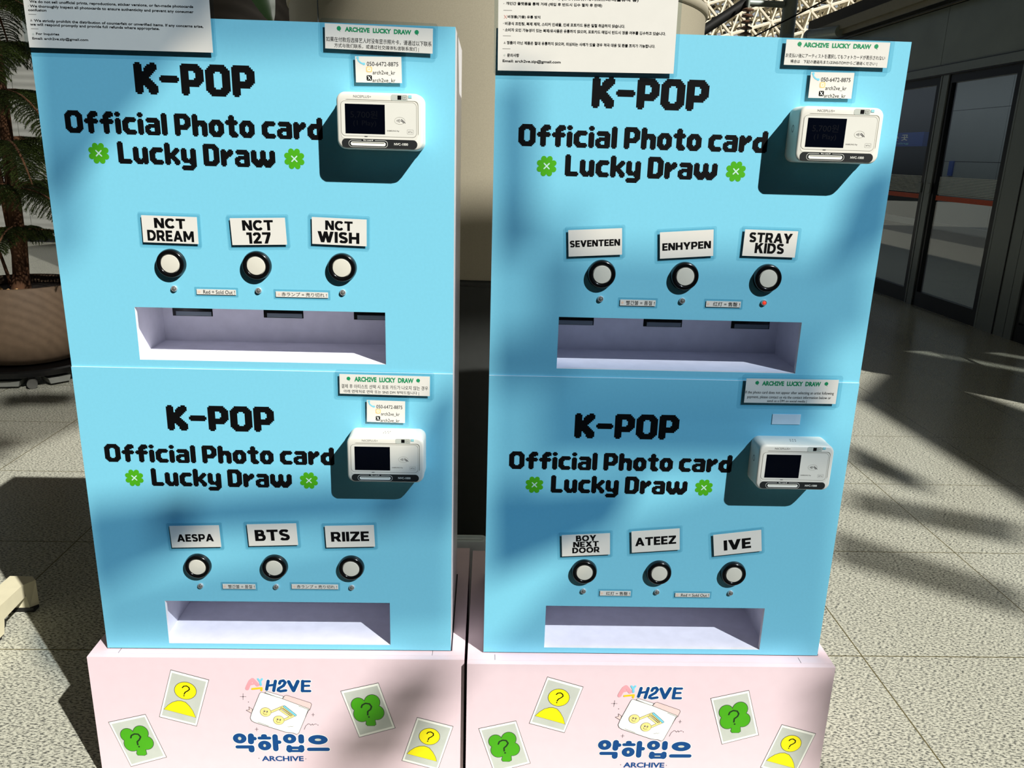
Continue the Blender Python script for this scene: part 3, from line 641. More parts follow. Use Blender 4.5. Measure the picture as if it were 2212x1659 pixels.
# ------------------------------------------------------------------ vending machines
MW, MH, RX, RY0 = 0.65, 0.5550, 0.712965, -0.0034
BTN = ((0.1848, 0.1800), (0.3247, 0.1800), (0.4652, 0.1800))
LED = ((0.1855, 0.1380), (0.3247, 0.1380), (0.4647, 0.1380))
TX0, TX1, TZ0, TZ1 = 0.1165, 0.5347, 0.0142, 0.1052
def terminal(root, lit):
    mb = MB(); x0, x1, z0, z1, d = 0.4705, 0.6035, 0.3690, 0.4540, 0.0455
    prof = ((0.0, 0.0), (0.012, 0.0), (0.0135, 0.0006), (d-0.006, 0.0006), (d-0.0022, 0.0012), (d-0.0006, 0.0026), (d, 0.0046))
    mb.loft([[(x, -y, z) for x, z in rrect(x0+i, z0+i, x1-i, z1-i, 0.0135-i*.6, 7)] for y, i in prof], CASE)
    t = mb.build('card_terminal', root, 40)
    fx = lambda u: x0+0.0012+u*0.001; fz = lambda v: z1-0.0012-v*0.001; y = -d-0.0001
    W, H = 131.0, 82.0
    mb = MB(); mb.poly(rrect(fx(10.5), fz(63.5), fx(124.5), fz(10.3), .006), y, GROOVE); mb.poly(rrect(fx(6.2), fz(67.6), fx(123.6), fz(11.2), .006), y-.0001, CASE)
    mb.poly(rrect(fx(6.4), fz(63.8), fx(121.8), fz(12.6), .0062), y-.0002, GROOVE); mb.poly(rrect(fx(6.9), fz(63.3), fx(121.3), fz(13.1), .006), y-.0003, FACEG)
    mb.build('face_plate', t)
    mb = MB(); mb.box(fx(13), y-.0006, fz(59.9), fx(73.4), y-.0004, fz(16.8), SCREEN)
    if lit: text(mb, '5,700원', fx(21), fx(62), fz(38), fz(26), y-.0007, SCRTXT, 0.0); text(mb, '(1 Play)', fx(25), fx(60), fz(50), fz(40.5), y-.0007, SCRTXT, 0.0)
    mb.build('screen', t)
    mb = MB(); mb.poly(rrect(fx(83), fz(10.6), fx(108.6), fz(1.6), .0025), y-.0001, PGREY); mb.box(fx(93.2), y-.0006, fz(8.6), fx(98.8), y-.0002, fz(3.0), INK)
    mb.poly(rrect(fx(100.4), fz(8.8), fx(106.8), fz(2.8), .0014), y-.0003, GROOVE); mb.poly(rrect(fx(100.8), fz(8.4), fx(106.4), fz(3.2), .0012), y-.0004, PGREY); text(mb, 'QR', fx(101.6), fx(105.6), fz(7), fz(4.6), y-.0005, TGREY)
    mb.build('scanner_window', t)
    mb = MB(); mb.box(fx(109.5), y-.0004, fz(6.2), fx(114.5), y-.0001, fz(1.9), TEAL); mb.build('teal_sticker', t)
    mb = MB(); mb.poly(rrect(fx(6.8), fz(80.6), fx(122.8), fz(67.4), .0064), y-.0002, BAND)
    mb.poly(rrect(fx(17.2), fz(79.6), fx(77.2), fz(69.3), .005), y-.0003, PWHITE); mb.poly(rrect(fx(17.7), fz(79.1), fx(76.7), fz(69.8), .0046), y-.0004, BAND)
    mb.poly(rrect(fx(20.5), fz(77.6), fx(74), fz(71.8), .0028), y-.0005, PWHITE); mb.box(fx(22.5), y-.0007, fz(73.6), fx(72), y-.0005, fz(72.6), GROOVE)
    mb.box(fx(37), y-.0005, fz(70.1), fx(57.5), y-.0004, fz(68.6), BAND); text(mb, '▼IC CARD▼', fx(39.5), fx(55), fz(70.6), fz(68.6), y-.0006, PWHITE)
    text(mb, 'NVC-1000', fx(87), fx(108.3), fz(75.8), fz(72.2), y-.0004, PWHITE); mb.build('card_slot_band', t)
    mb = MB(); text(mb, 'NICEPLUS+', fx(26), fx(53), fz(7.6), fz(4.1), y-.0001, TGREY, 0.0)
    ex, ez = fx(96), fz(39.5); mb.ringflat(ell(ex, ez, .0082, .0053), ell(ex, ez, .0079, .0050), y-.0004, GROOVE)
    for k in range(4): mb.stroke([(ex-.0045+k*.0013, ez-.0009-k*.0005), (ex-.0041+k*.0013, ez), (ex-.0045+k*.0013, ez+.0009+k*.0005)], .0005, y-.0005, LINE, 6)
    mb.stroke([(ex+.002, ez+.002), (ex+.004, ez+.0012), (ex+.0085, ez-.0032)], .0008, y-.0005, LINE, 6); mb.stroke([(ex+.0015, ez+.0002), (ex+.004, ez-.0008), (ex+.006, ez-.003)], .0008, y-.0005, LINE, 6)
    text(mb, 'SAMSUNG Pay', fx(76.5), fx(95.4), fz(56.2), fz(53.4), y-.0004, TGREY, 0.03)
    mb.ringflat(rrect(fx(107), fz(58.6), fx(117), fz(52.2), .001), rrect(fx(107.3), fz(58.3), fx(116.7), fz(52.5), .0008), y-.0004, TGREY)
    mb.disc(fx(109.6), fz(55.6), .0009, .0010, y-.0004, TGREY, 12); text(mb, 'Pay', fx(111), fx(115.8), fz(57), fz(54.2), y-.0004, TGREY)
    mb.box(fx(42), y-.0006, fz(64.0), fx(46.5), y-.0004, fz(63.2), INK)
    tz = z1-.0005; tv = lambda a, b, c, e: mb.add([(a, -c, tz), (b, -c, tz), (b, -e, tz), (a, -e, tz)], [(0, 1, 2, 3)], TGREY)
    for i, (dx, dy) in enumerate(((0, 0), (.004, .0002), (.0085, 0), (.002, -.008), (.0065, -.008), (.0105, -.0078))): tv(0.531+dx, 0.5325+dx, .026+dy, .0225+dy); tv(0.531+dx, 0.534+dx, .0225+dy, .0215+dy)
    mb.add([(x0+.0005, -.022+.005*cos(a), 0.420+.006*sin(a)) for a in [i*pi/10 for i in range(20)]]+[(x0+.0005, -.022+.003*cos(a), 0.420+.004*sin(a)) for a in [i*pi/10 for i in range(20)]],
           [(i, (i+1) % 20, 20+(i+1) % 20, 20+i) for i in range(20)], TGREY)
    mb.build('lettering', t)
def machine(label, loc, rotz, lit, redlamp, upper):
    t = thing('vending_machine', label, 'vending machine', loc, rotz, 'sky blue card vending machines')
    mb = MB(); D = 0.30; T = 0.012; B0 = 0.0 if upper else 0.003; c = 0.0
    mb.box(c, .008, B0, T, D, MH, WHITE); mb.box(MW-T, .008, B0, MW-c, D, MH, WHITE); mb.box(T, D-T, B0, MW-T, D, MH, WHITE)
    mb.box(T, .008, MH-T, MW-T, D-T, MH, WHITE); mb.box(T, .008, B0, MW-T, D-T, B0+0.006, WHITE); mb.build('cabinet', t)
    if not upper: mb = MB(); mb.box(0.002, 0.003, 0, MW+0.0025, D-0.01, B0, DARKGAP); mb.build('base_rail', t)
    mb = MB()
    xs = (0, TX0, TX1, MW); zs = (B0, TZ0, TZ1, MH); th = 0.008
    for i in range(3):
        for j in range(3):
            if i == 1 and j == 1: continue
            mb.add([(xs[i], 0, zs[j]), (xs[i+1], 0, zs[j]), (xs[i+1], 0, zs[j+1]), (xs[i], 0, zs[j+1])], [(0, 1, 2, 3)], BLUE)
            mb.add([(xs[i], th, zs[j]), (xs[i+1], th, zs[j]), (xs[i+1], th, zs[j+1]), (xs[i], th, zs[j+1])], [(3, 2, 1, 0)], WHITE)
    for a, b, z0, z1, fl in ((0, MW, B0, MH, 1), (TX0, TX1, TZ0, TZ1, -1)):
        mb.add([(a, 0, z0), (b, 0, z0), (b, 0, z1), (a, 0, z1), (a, th, z0), (b, th, z0), (b, th, z1), (a, th, z1)], [(0, 4, 5, 1), (1, 5, 6, 2), (2, 6, 7, 3), (3, 7, 4, 0)], WHITE)
    fp = mb.build('front_panel', t)
    y = -0.0002
    mb = MB(); pixel_text(mb, 'K-POP', 0.1530, 0.3385, 0.4895, 0.4430, y, INK); mb.build('headline_lettering', fp)
    mb = MB(); pixel_text(mb, 'Official Photo card', 0.0388, 0.4405, 0.4158, 0.3820, y, INK); mb.build('headline_lettering', fp)
    mb = MB(); pixel_text(mb, 'Lucky Draw', 0.1155, 0.3637, 0.3713, 0.3372, y, INK); mb.build('headline_lettering', fp)
    for x in (0.0857, 0.3939):
        mb = MB(); clover8(mb, x, 0.3520, 0.0165, y, GREEN)
        for s in (1, -1): mb.stroke([(x-.0042, .3520-s*.0042), (x+.0042, .3520+s*.0042)], .0020, y-.0002, PALEX, 4)
        mb.build('clover_emblem', fp)
    mb = MB(); a, b, D2, zc = 0.104, 0.5475, 0.145, 0.116
    mb.box(a-.003, th, TZ0-.003, b+.003, D2+.003, TZ0, TRAY); mb.box(a-.003, D2, TZ0, b+.003, D2+.003, zc, TRAY)
    mb.box(a-.003, th, TZ0, a, D2, zc, TRAY); mb.box(b, th, TZ0, b+.003, D2, zc, TRAY); mb.box(a-.003, th, zc, b+.003, D2+.003, zc+.003, TRAY)
    tr = mb.build('dispensing_tray', t)
    for xs0 in (0.1220, 0.2900, 0.4577):
        mb = MB(); mb.box(xs0, D2-.0006, 0.0618, xs0+.0735, D2, 0.098, BLACK); so_ = mb.build('dispenser_slot', tr)
        mb = MB(); mb.box(xs0+.0065, D2-.002, 0.0628, xs0+.0715, D2-.0006, 0.0705, GREYMET); mb.build('slot_bar', tr)
    for x, z in BTN:
        mb = MB(); mb.lathe((x, 0, z), [(.0240, 0), (.0240, .0018), (.0226, .0075), (.0218, .0086), (.0205, .0090), (.0168, .0090), (.0160, .0082), (.0158, .0060)], BLACK, 'y', 48, True, False)
        bt = mb.build('push_button', t, 50)
        mb = MB(); mb.lathe((x, 0, z), [(.0156, .0050), (.0156, .0066), (.0155, .0070), (.0152, .0071), (.0150, .0078), (.0145, .0084), (.0080, .0088), (.0001, .0089)], CAPW, 'y', 48, True, True); mb.build('button_cap', bt, 30)
    for k, (x, z) in enumerate(LED):
        mb = MB(); mb.lathe((x, 0, z), [(.0054, 0), (.0054, .0014), (.0044, .0034), (.0036, .0034), (.0034, .0024)], CHROME, 'y', 24, True, True); l = mb.build('indicator_lamp', t, 35)
        red = redlamp and k == 2
        mb = MB(); mb.lathe((x, 0, z), [(.0030, .0020), (.0029, .0034), (.0018, .0040), (.0001, .0042)], REDL if red else LENS, 'y', 18, True, True); mb.build('lens', l, 60, label='lit red lens' if red else None)
    terminal(t, lit)
ORG = {'LL': ((0, 0, BW), 0), 'UL': ((0, 0.0022, BW+MH+.0002), 0), 'LR': ((RX, RY0, BW), RYAW), 'UR': ((RX, RY0+.0022, BW+MH+.0002), RYAW)}
MNAME = {'LL': 'lower left machine', 'UL': 'upper left machine', 'LR': 'lower right machine', 'UR': 'upper right machine'}
machine('sky blue card vending machine on the left pink plinth, lower of its stack', *ORG['LL'], False, False, False)
machine('sky blue card vending machine stacked on top at left, English notice taped over it', *ORG['UL'], True, False, True)
machine('sky blue card vending machine on the right pink plinth, lower of its stack', *ORG['LR'], False, False, False)
machine('sky blue card vending machine stacked on top at right, one lamp lit red', *ORG['UR'], True, True, True)

# ------------------------------------------------------------------ cards and notices taped on the fronts
def on(key, x, z):
    (ox, oy, oz), a = ORG[key]; return (ox+x*cos(a), oy+x*sin(a), oz+z), a
def card(name, label, cat, group, key, cx, cz, w, h, rot, so_, margin, draw, film=True, r=.003):
    loc, a = on(key, cx, cz)
    t = thing(name, label, cat, loc, a, group, -radians(rot))
    if so_ > .002:
        mb = MB(); mb.box(-w*.3, -so_+.0008, -h*.22, w*.3, 0, h*.22, FOAM); mb.build('foam_tape', t)
    if film:
        mb = MB(); mb.prism(rrect(-w/2-margin, -h/2-margin, w/2+margin, h/2+margin, r), -so_-.0003, -so_+.0003, FILM); mb.build('laminate_film', t)
    mb = MB(); mb.box(-w/2, -so_-.0008, -h/2, w/2, -so_-.0003, h/2, PAPER); mb.build('paper', t)
    mb = MB(); draw(mb, lambda u: -w/2+u*w, lambda v: h/2-v*h, -so_-.0010, w, h)
    if mb.f: mb.build('lettering', t)
    return t
def lines(*ls, m=INK, bold=0.03):
    def d(mb, U, V, y, w, h):
        for s, u0, u1, v0, v1 in ls: text(mb, s, U(u0), U(u1), V(v1), V(v0), y, m, bold)
    return d
def name_card(key, label, cx, cz, rot, *ls):
    card('name_card', label, 'name card', 'white name cards above the buttons', key, cx, cz, .089, .0434, rot, .0028, .0055, lambda mb, U, V, y, w, h: [bold_text(mb, s_, U(u0), U(u1), V(v1), V(v0), y, INK) for s_, u0, u1, v0, v1 in ls])
name_card('UL', 'white name card with two lines above the left button, upper left machine', .1881, .2351, -.6, ('NCT', .23, .78, .08, .45), ('DREAM', .09, .92, .53, .93))
name_card('UL', 'white name card ending in three digits above the middle button, upper left machine', .3311, .2359, 1.9, ('NCT', .22, .77, .08, .46), ('127', .28, .71, .53, .95))
name_card('UL', 'white name card with two lines above the right button, upper left machine', .4625, .2388, -1.3, ('NCT', .25, .74, .10, .45), ('WISH', .11, .86, .51, .92))
name_card('UR', 'white name card with one wide line above the left button, upper right machine', .1709, .2324, 3.6, ('SEVENTEEN', .03, .96, .40, .65))
name_card('UR', 'tilted white name card above the middle button, upper right machine', .3232, .2334, 4.5, ('ENHYPEN', .05, .95, .42, .70))
name_card('UR', 'white name card with two lines above the right button, upper right machine', .4626, .2380, -.6, ('STRAY', .10, .90, .10, .47), ('KIDS', .23, .77, .49, .88))
name_card('LL', 'white name card with one line above the left button, lower left machine', .1851, .2401, 1.8, ('AESPA', .13, .86, .39, .73))
name_card('LL', 'white name card with three big letters above the middle button, lower left machine', .3244, .2456, 2.2, ('BTS', .15, .84, .26, .77))
name_card('LL', 'white name card with one line above the right button, lower left machine', .4647, .2444, 2.0, ('RIIZE', .12, .88, .28, .73))
name_card('LR', 'white name card with three stacked lines above the left button, lower right machine', .1849, .2354, 3.6, ('BOY', .30, .71, .05, .32), ('NEXT', .24, .76, .34, .59), ('DOOR', .22, .78, .61, .87))
name_card('LR', 'tilted white name card above the middle button, lower right machine', .3135, .2461, 5.0, ('ATEEZ', .08, .92, .31, .70))
name_card('LR', 'strongly tilted white name card above the right button, lower right machine', .4663, .2437, 7.8, ('IVE', .22, .77, .31, .79))
def strip(key, label, cx, cz, w, h, s, u0=.17):
    def d(mb, U, V, y, ww, hh):
        mb.disc(U(.065), 0, .0021, .0021, y, DOTP, 14); text(mb, s, U(u0), U(.975), V(.86), V(.14), y, INK, 0.004)
    card('label_strip', label, 'label', 'sold out label strips between the lamps', key, cx, cz, w, h, 0, .0007, .0035, d, True, .0008)
strip('UL', 'small English label strip under the buttons of the upper left machine', .2546, .1339, .0648, .0088, 'Red = Sold Out !')
strip('UL', 'small Japanese label strip under the buttons of the upper left machine', .3965, .1328, .0870, .0094, '赤ランプ = 売り切れ !', .11)
strip('UR', 'small Korean label strip under the buttons of the upper right machine', .2494, .1327, .0604, .0102, '빨간불 = 품절 !')
strip('UR', 'small Chinese label strip under the buttons of the upper right machine', .3956, .1339, .0593, .0101, '红灯 = 售罄 !', .2)
strip('LL', 'small Korean label strip under the buttons of the lower left machine', .2563, .1375, .0601, .0100, '빨간불 = 품절 !')
strip('LL', 'small Japanese label strip under the buttons of the lower left machine', .3963, .1388, .0860, .0097, '赤ランプ = 売り切れ !', .11)
strip('LR', 'small Chinese label strip under the buttons of the lower right machine', .2461, .1341, .0580, .0100, '红灯 = 售罄 !', .2)
strip('LR', 'small English label strip under the buttons of the lower right machine', .3928, .1325, .0657, .0082, 'Red = Sold Out !')

def notice(key, label, cx, cz, w, h, rot, title, cl, *ls):
    def d(mb, U, V, y, ww, hh):
        text(mb, 'ARCH2VE  LUCKY  DRAW', U(title[0]), U(title[1]), V(title[3]), V(title[2]), y, DGREEN, 0.045)
        for u in cl: small_clover(mb, U(u), V((title[2]+title[3])/2-.02), .0036, y, DGREEN)
        for s, u0, u1, v0, v1 in ls: text(mb, s, U(u0), U(u1), V(v1), V(v0), y, INK, 0.0)
    card('notice_card', label, 'notice', 'white notices above the card terminals', key, cx, cz, w, h, rot, .0040, .0075, d, True, .005)
notice('UL', 'white Chinese notice with green heading, top right of the upper left machine', .5328, .5342, .1650, .0358, -.9, (.185, .80, .10, .29), (.13, .85), ('如果在付款后选择艺人时没有显示照片卡，请通过以下联系', .01, .99, .52, .72), ('方式与我们联系，或通过社交媒体私信联系我们 |', .085, .87, .77, .96))
notice('UR', 'white Japanese notice with green heading, top right of the upper right machine', .5325, .5338, .1635, .0368, .1, (.17, .82, .09, .28), (.13, .87), ('お支払い後にアーティストを選択してもフォトカードが表示されない', .01, .97, .53, .70), ('場合は　下記の連絡先またはSNSのDMからご連絡ください |', .06, .90, .78, .94))
notice('LL', 'white Korean notice with green heading, top right of the lower left machine', .5329, .5343, .1553, .0353, -.6, (.165, .82, .11, .36), (.10, .87), ('결제 후 아티스트 선택 시 포토 카드가 나오지 않는 경우', .02, .98, .50, .71), ('아래 연락처로 연락 또는 SNS DM 부탁드립니다 |', .045, .88, .78, .97))
notice('LR', 'white English notice with green heading, top right of the lower right machine', .5292, .5389, .1627, .0440, .3, (.175, .81, .09, .28), (.12, .87), ('If the photo card does not appear after selecting an artist following', .005, .965, .50, .65), ('payment, please contact us via the contact information below or', .03, .94, .69, .84), ('send us a DM on social media |', .25, .68, .86, .985))

def contact(key, label, cx, cz, w, h, rot):
    def d(mb, U, V, y, ww, hh):
        mb.stroke([(U(.05), V(.06)), (U(.07), V(.17)), (U(.12), V(.25)), (U(.18), V(.29))], .0021, y, PLBLUE, 8)
        mb.disc(U(.055), V(.055), .0022, .0018, y, PLBLUE, 10); mb.disc(U(.185), V(.285), .0022, .0018, y, PLBLUE, 10)
        text(mb, '050-6472-8875', U(.25), U(.93), V(.36), V(.20), y, INK, 0.0)
        mb.poly(rrect(U(.23), V(.60), U(.36), V(.38), .002), y, IGO); mb.ringflat(rrect(U(.255), V(.56), U(.335), V(.42), .0015), rrect(U(.265), V(.54), U(.325), V(.44), .0012), y-.0001, PWHITE)
        mb.ringflat(ell(U(.295), V(.49), .0017, .0017), ell(U(.295), V(.49), .0011, .0011), y-.0001, PWHITE)
        text(mb, 'arch2ve_kr', U(.37), U(.86), V(.705), V(.53), y, INK, 0.0)
        mb.poly(rrect(U(.235), V(.925), U(.35), V(.72), .0014), y, INK)
        mb.stroke([(U(.265), V(.76)), (U(.322), V(.885))], .0012, y-.0001, PWHITE, 4); mb.stroke([(U(.318), V(.76)), (U(.265), V(.885))], .0006, y-.0001, PWHITE, 4)
        text(mb, 'arch2ve_kr', U(.36), U(.86), V(1.0), V(.83), y, INK, 0.0)
    card('contact_card', label, 'contact card', 'contact cards above the card terminals', key, cx, cz, w, h, rot, .0036, .007, d, True, .003)
contact('UL', 'white contact card with three lines above the terminal, upper left machine', .5313, .4893, .0713, .0380, .9)
contact('UR', 'white contact card with three lines above the terminal, upper right machine', .5302, .4873, .0690, .0383, .6)
contact('LL', 'white contact card with three lines above the terminal, lower left machine', .5341, .4860, .0664, .0398, -1.0)
loc, a = on('LR', .5283, .4859)
mb = MB(); mb.box(-.0252, -.0012, -.0094, .0252, 0, .0094, TAPE)
o = mb.build('foam_tape', None, None, loc); o.rotation_euler = (0, -radians(.3), a); tag(o, 'blank pale tape strip above the terminal on the lower right machine', 'tape')

def big_notice(key, label, x0, z0, w, h, rot, ls, marks):
    cr = radians(rot); cx = x0+cos(cr)*w/2-sin(cr)*h/2; cz = z0+sin(cr)*w/2+cos(cr)*h/2
    def d(mb, U, V, y, ww, hh):
        for s, a0, a1, zc, zh, tl in ls: text(mb, s, -w/2+a0/1000, -w/2+a1/1000, -h/2+(zc-zh/2)/1000, -h/2+(zc+zh/2)/1000, y, INK, 0.022, tl/1000)
        for mk, a0, a1, zc, m in marks:
            X0, X1, Z = -w/2+a0/1000, -w/2+a1/1000, -h/2+zc/1000
            if mk == '-': mb.box(X0, y, Z-.0003, X1, y+.0002, Z+.0003, TGREY)
            elif mk == 'x':
                for s in (1, -1): mb.stroke([(X0, Z-s*.0022), (X1, Z+s*.0022)], .0009, y, m, 4)
            elif mk == '^': mb.poly([(X0, Z-.0016), (X1, Z-.0016), ((X0+X1)/2, Z+.0018)], y, m)
            elif mk == 'o': mb.disc((X0+X1)/2, Z, (X1-X0)/2, (X1-X0)/2, y, m, 10)
    card('paper_notice', label, 'notice', 'large white notices taped over the upper machines', key, cx, cz, w, h, rot, .0050, .006, d, True, .004)
big_notice('UL', 'large white English paper notice over the top left corner of the upper left machine', .0017, .5050, .2768, .190, .2,
  [('We do not sell unofficial prints, reproductions, sticker versions, or fan-made photocards', 9.3, 252.2, 63.9, 4.8, -.4), ('We thoroughly inspect all photocards to ensure authenticity and prevent any consumer', 9.0, 252.2, 57.6, 4.8, -2.6+1.2), ('confusion', 5.7, 32.7, 52.7, 3.6, 0),
   ('We strictly prohibit the distribution of counterfeit or unverified items. If any concerns arise,', 12.3, 265.2, 37.6, 4.8, -1.4), ('we will respond promptly and provide full refunds where appropriate.', 5.8, 199, 32.2, 4.8, -1.0), ('For Inquiries', 12.8, 47.3, 19.2, 4.2, 0), ('Email: arch2ve.zip@gmail.com', 6.3, 89.8, 12.6, 4.6, 0)],
  [('o', 6.2, 7.2, 58.0, TGREY), ('-', 5.3, 16.6, 46.6, INK), ('^', 6.5, 10, 38.6, TGREY), ('-', 6.3, 17.1, 26.6, INK), ('o', 7, 10, 19, PGREY)])
big_notice('UR', 'large white Korean paper notice over the top left corner of the upper right machine', .0034, .4935, .2750, .200, .7,
  [('· 공식 판매처를 통해 구매 (EX:위드뮤/메이크스타/애플뮤직 등)', 10.7, 213.8, 103.4, 5.2, 0), ('개인간 플랫폼을 통해 거래 (매입 후 반드시 검수 절차 후 판매)', 11.6, 158.5, 95.4, 5.2, -.4), ('비정품(가품) 유통 방지', 14.5, 64.6, 76.8, 5.0, 0), ('비공식 프린팅, 복제 제작, 스티커 인쇄물, 인쇄 포토카드 등은 일절 취급하지 않습니다.', 10.6, 195.2, 67.4, 5.2, -.9),
   ('소비자 오인 가능성이 있는 복제/유사품은 유통하지 않으며, 포토카드 매입시 반드시 정품 여부를 검수하고 있습니다.', 10.6, 258.9, 58.4, 5.2, -1.2), ('정품이 아닌 제품은 절대 유통하지 않으며, 의심되는 사례가 있을 경우 적극 대응 및 환불 조치가 가능합니다.', 13.6, 243.6, 40.2, 5.2, -1.3), ('문의사항', 14.5, 33, 22.3, 5.0, 0), ('Email: arch2ve.zip@gmail.com', 7.6, 97.7, 13.6, 5.2, -.4)],
  [('o', 8, 9.2, 95.4, TGREY), ('-', 8, 21.1, 86, INK), ('x', 9.2, 13.2, 76.8, REDX), ('o', 7.8, 9, 67.6, TGREY), ('o', 7.8, 9, 58.8, TGREY), ('-', 7.7, 19.8, 50, INK), ('^', 8.8, 12, 40.4, TGREY), ('-', 7.2, 19.4, 31.5, INK), ('o', 9, 12, 22.4, PGREY)])

# ------------------------------------------------------------------ things around the machines
# big metal drum behind the machines, with an overhanging leaf
t = thing('metal_drum_planter', 'large grey metal drum planter with a drooping leafy plant, behind the machine stacks', 'planter', (0.728, 1.67, 0))
mb = MB(); R = 0.70
mb.lathe((0, 0, 0), [(R-.004, .84), (R, .842), (R, 1.648), (R-.05, 1.648), (R-.05, 1.50), (.0005, 1.50)], DRUM, 'z', 128, False, True)
for a in (radians(-139),): mb.tube((R*cos(a), R*sin(a), .845), (R*cos(a), R*sin(a), 1.64), .002, .002, GREYMET, 6)
mb.build('drum_wall', t, 40)
mb = MB(); mb.lathe((0, 0, 0), [(R-.001, .828), (R+.004, .830), (R+.006, .838), (R+.004, .846), (R-.001, .848)], DRUMD, 'z', 128, False, False); mb.build('seam_ring', t, 60)
mb = MB(); mb.lathe((0, 0, 0), [(R-.002, 0), (R-.002, .83)], DRUMD, 'z', 128, True, False); mb.build('drum_skirt', t, 40)
mb = MB(); mb.lathe((0, 0, 0), [(R, 1.645), (R+.006, 1.648), (R+.008, 1.660), (R+.006, 1.672), (R-.01, 1.678), (R-.05, 1.674), (R-.05, 1.648)], DRUM, 'z', 128, False, False); mb.build('drum_rim', t, 60)
def leaf(mb, p0, d, up, L, W, droop, m):
    d = Vector(d).normalized(); sd_ = d.cross(Vector(up)).normalized(); n = sd_.cross(d)
    K = 14; vs = []
    for i in range(K+1):
        s = i/K; c = Vector(p0)+d*(L*s)-Vector((0, 0, 1))*(droop*s*s*L)
        w = W*math.sin(pi*min(1, s*.92+.06))**.8
        for q_ in (-1, -.5, 0, .5, 1): vs.append(c+sd_*(q_*w)+n*(-abs(q_)*w*.25+(.004*sin(s*40) if q_ else 0)))
    mb.add(vs, [(i*5+k, i*5+k+1, (i+1)*5+k+1, (i+1)*5+k) for i in range(K) for k in range(4)], m)
dpl = Vector((0.42-0.728, 1.55-1.67, 1.50))
mb = MB(); mb.tube((0, 0, 0), (-.10, .02, .40), .016, .012, LEAF); mb.tube((-.10, .02, .40), (-.46, -.27, .32), .010, .005, LEAF); mb.build('stem', t, 60, dpl)
for p, d, L, W, dr in (((-.46, -.27, .32), (.10, -.03, -.26), .27, .045, .05), ((-.10, .02, .40), (.2, .5, .5), .40, .08, .5), ((-.08, .02, .38), (-.2, .6, .4), .40, .07, .6)):
    mb = MB(); leaf(mb, p, d, (.15, -1, .2), L, W, dr, LEAF); mb.build('leaf', t, 60, dpl)
t = thing('bronze_column', 'dark bronze round column in the background left of the drum planter', 'column', (-0.98, 4.6, 0))
mb = MB(); mb.lathe((0, 0, 0), [(.52, 0), (.52, 4.2)], BRONZE, 'z', 48); mb.build('column_shaft', t, 40)
mb = MB(); mb.lathe((0, 0, 0), [(.55, 0), (.55, .12), (.52, .14)], BLACKI, 'z', 48); mb.build('column_base', t, 40)

# white box behind the plinths
t = thing('white_box', 'slim white plastic box standing on the floor behind the gap between both plinths', 'box', (0.60, 0.445, 0))
mb = MB(); mb.loft([[(x, y+.13, z) for x, y in rrect(-.02+i, -.125+i, .117-i, -.085-i, .010)] for z, i in ((0, .003), (.25, 0))], BOXW); mb.build('box_body', t, 40)
mb = MB(); mb.loft([[(x, y+.13, z) for x, y in rrect(-.022+i, -.127+i, .119-i, -.083-i, .011)] for z, i in ((.25, 0), (.274, 0), (.281, .004), (.281, .009), (.277, .012))], BOXW); mb.build('box_lid', t, 40)

# beige steel frame foot, lower left
t = thing('steel_frame_foot', 'beige enamelled steel frame foot on the floor left of the pink plinth', 'frame', (-0.518, 0.40, 0))
prof = [(-.45, .010), (.050, .010), (.056, .028), (.060, .046), (.168, .052), (.166, .012), (.195, .012), (.197, .060), (.197, .088), (-.45, .088)]
mb = MB()
pl_ = [(y, z) for y, z in prof]; n = len(pl_)
mb.add([(-.029, y, z) for y, z in pl_]+[(.029, y, z) for y, z in pl_], [list(range(n)), list(range(2*n-1, n-1, -1))]+[(i, n+i, n+(i+1) % n, (i+1) % n) for i in range(n)], BEIGE)
mb.add([(.029, .197, .088), (.046, .182, .086), (.046, .182, .014), (.029, .197, .012), (.029, .150, .088), (.029, .168, .012)], [(0, 3, 2, 1), (0, 1, 4), (1, 2, 5, 4), (3, 5, 2)], BEIGE)
mb.build('frame_beam', t)
mb = MB(); mb.box(-.026, .164, 0, .040, .19, .012, BLACKI); mb.box(-.026, -.44, 0, .026, .044, .010, BLACKI); mb.build('rubber_pad', t)
mb = MB(); mb.lathe((-.005, .085, .014), [(.014, -.012), (.014, .012)], BLACKI, 'x', 20); mb.build('castor_wheel', t, 40)
mb = MB(); mb.box(-.012, .065, .014, .0, .12, .05, CHROME); mb.build('castor_bracket', t)

# potted pine on a wheeled dolly
PX, PY = -1.72, 2.87
t = thing('plant_dolly', 'black wheeled plant dolly under the stone coloured tree pot', 'dolly', (PX, PY, 0))
mb = MB(); mb.lathe((0, 0, 0), [(.20, .055), (.33, .055), (.338, .060), (.338, .084), (.33, .092), (.0005, .092)], BLACK, 'z', 64); mb.build('dolly_plate', t, 40)
for a in (-102, -62, -20, 28, 75, 122, 170, 218):
    ar = radians(a); c = Vector((.325*cos(ar), .325*sin(ar), .024)); d = Vector((cos(ar), sin(ar), 0))
    mb = MB(); mb.tube(c-d*.014, c+d*.016, .024, .024, WHEEL, 20); mb.build('wheel', t, 40)
    mb = MB(); mb.tube(c+Vector((0, 0, .0))-d*.02, c-d*.02+Vector((0, 0, .03)), .012, .012, BLACKI, 8); mb.build('wheel_fork', t)
for a in (-82, -42, 5):
    ar = radians(a); mb = MB(); c, s_ = cos(ar), sin(ar)
    loops = [[((.325+x)*c-y*s_, (.30+x)*s_+y*c, z) for x, y in ((-.1, -w), (.012, -w), (.012, w), (-.1, w))] for z, w in ((.012, .045), (.04, .054))]
    mb.loft(loops, TRAYG); mb.build('drip_tray', t)
t = thing('potted_pine', 'tall needle leaved pine tree in a round stone coloured pot at far left', 'potted tree', (PX, PY, .0922)); t.scale = (1, 1, .96)
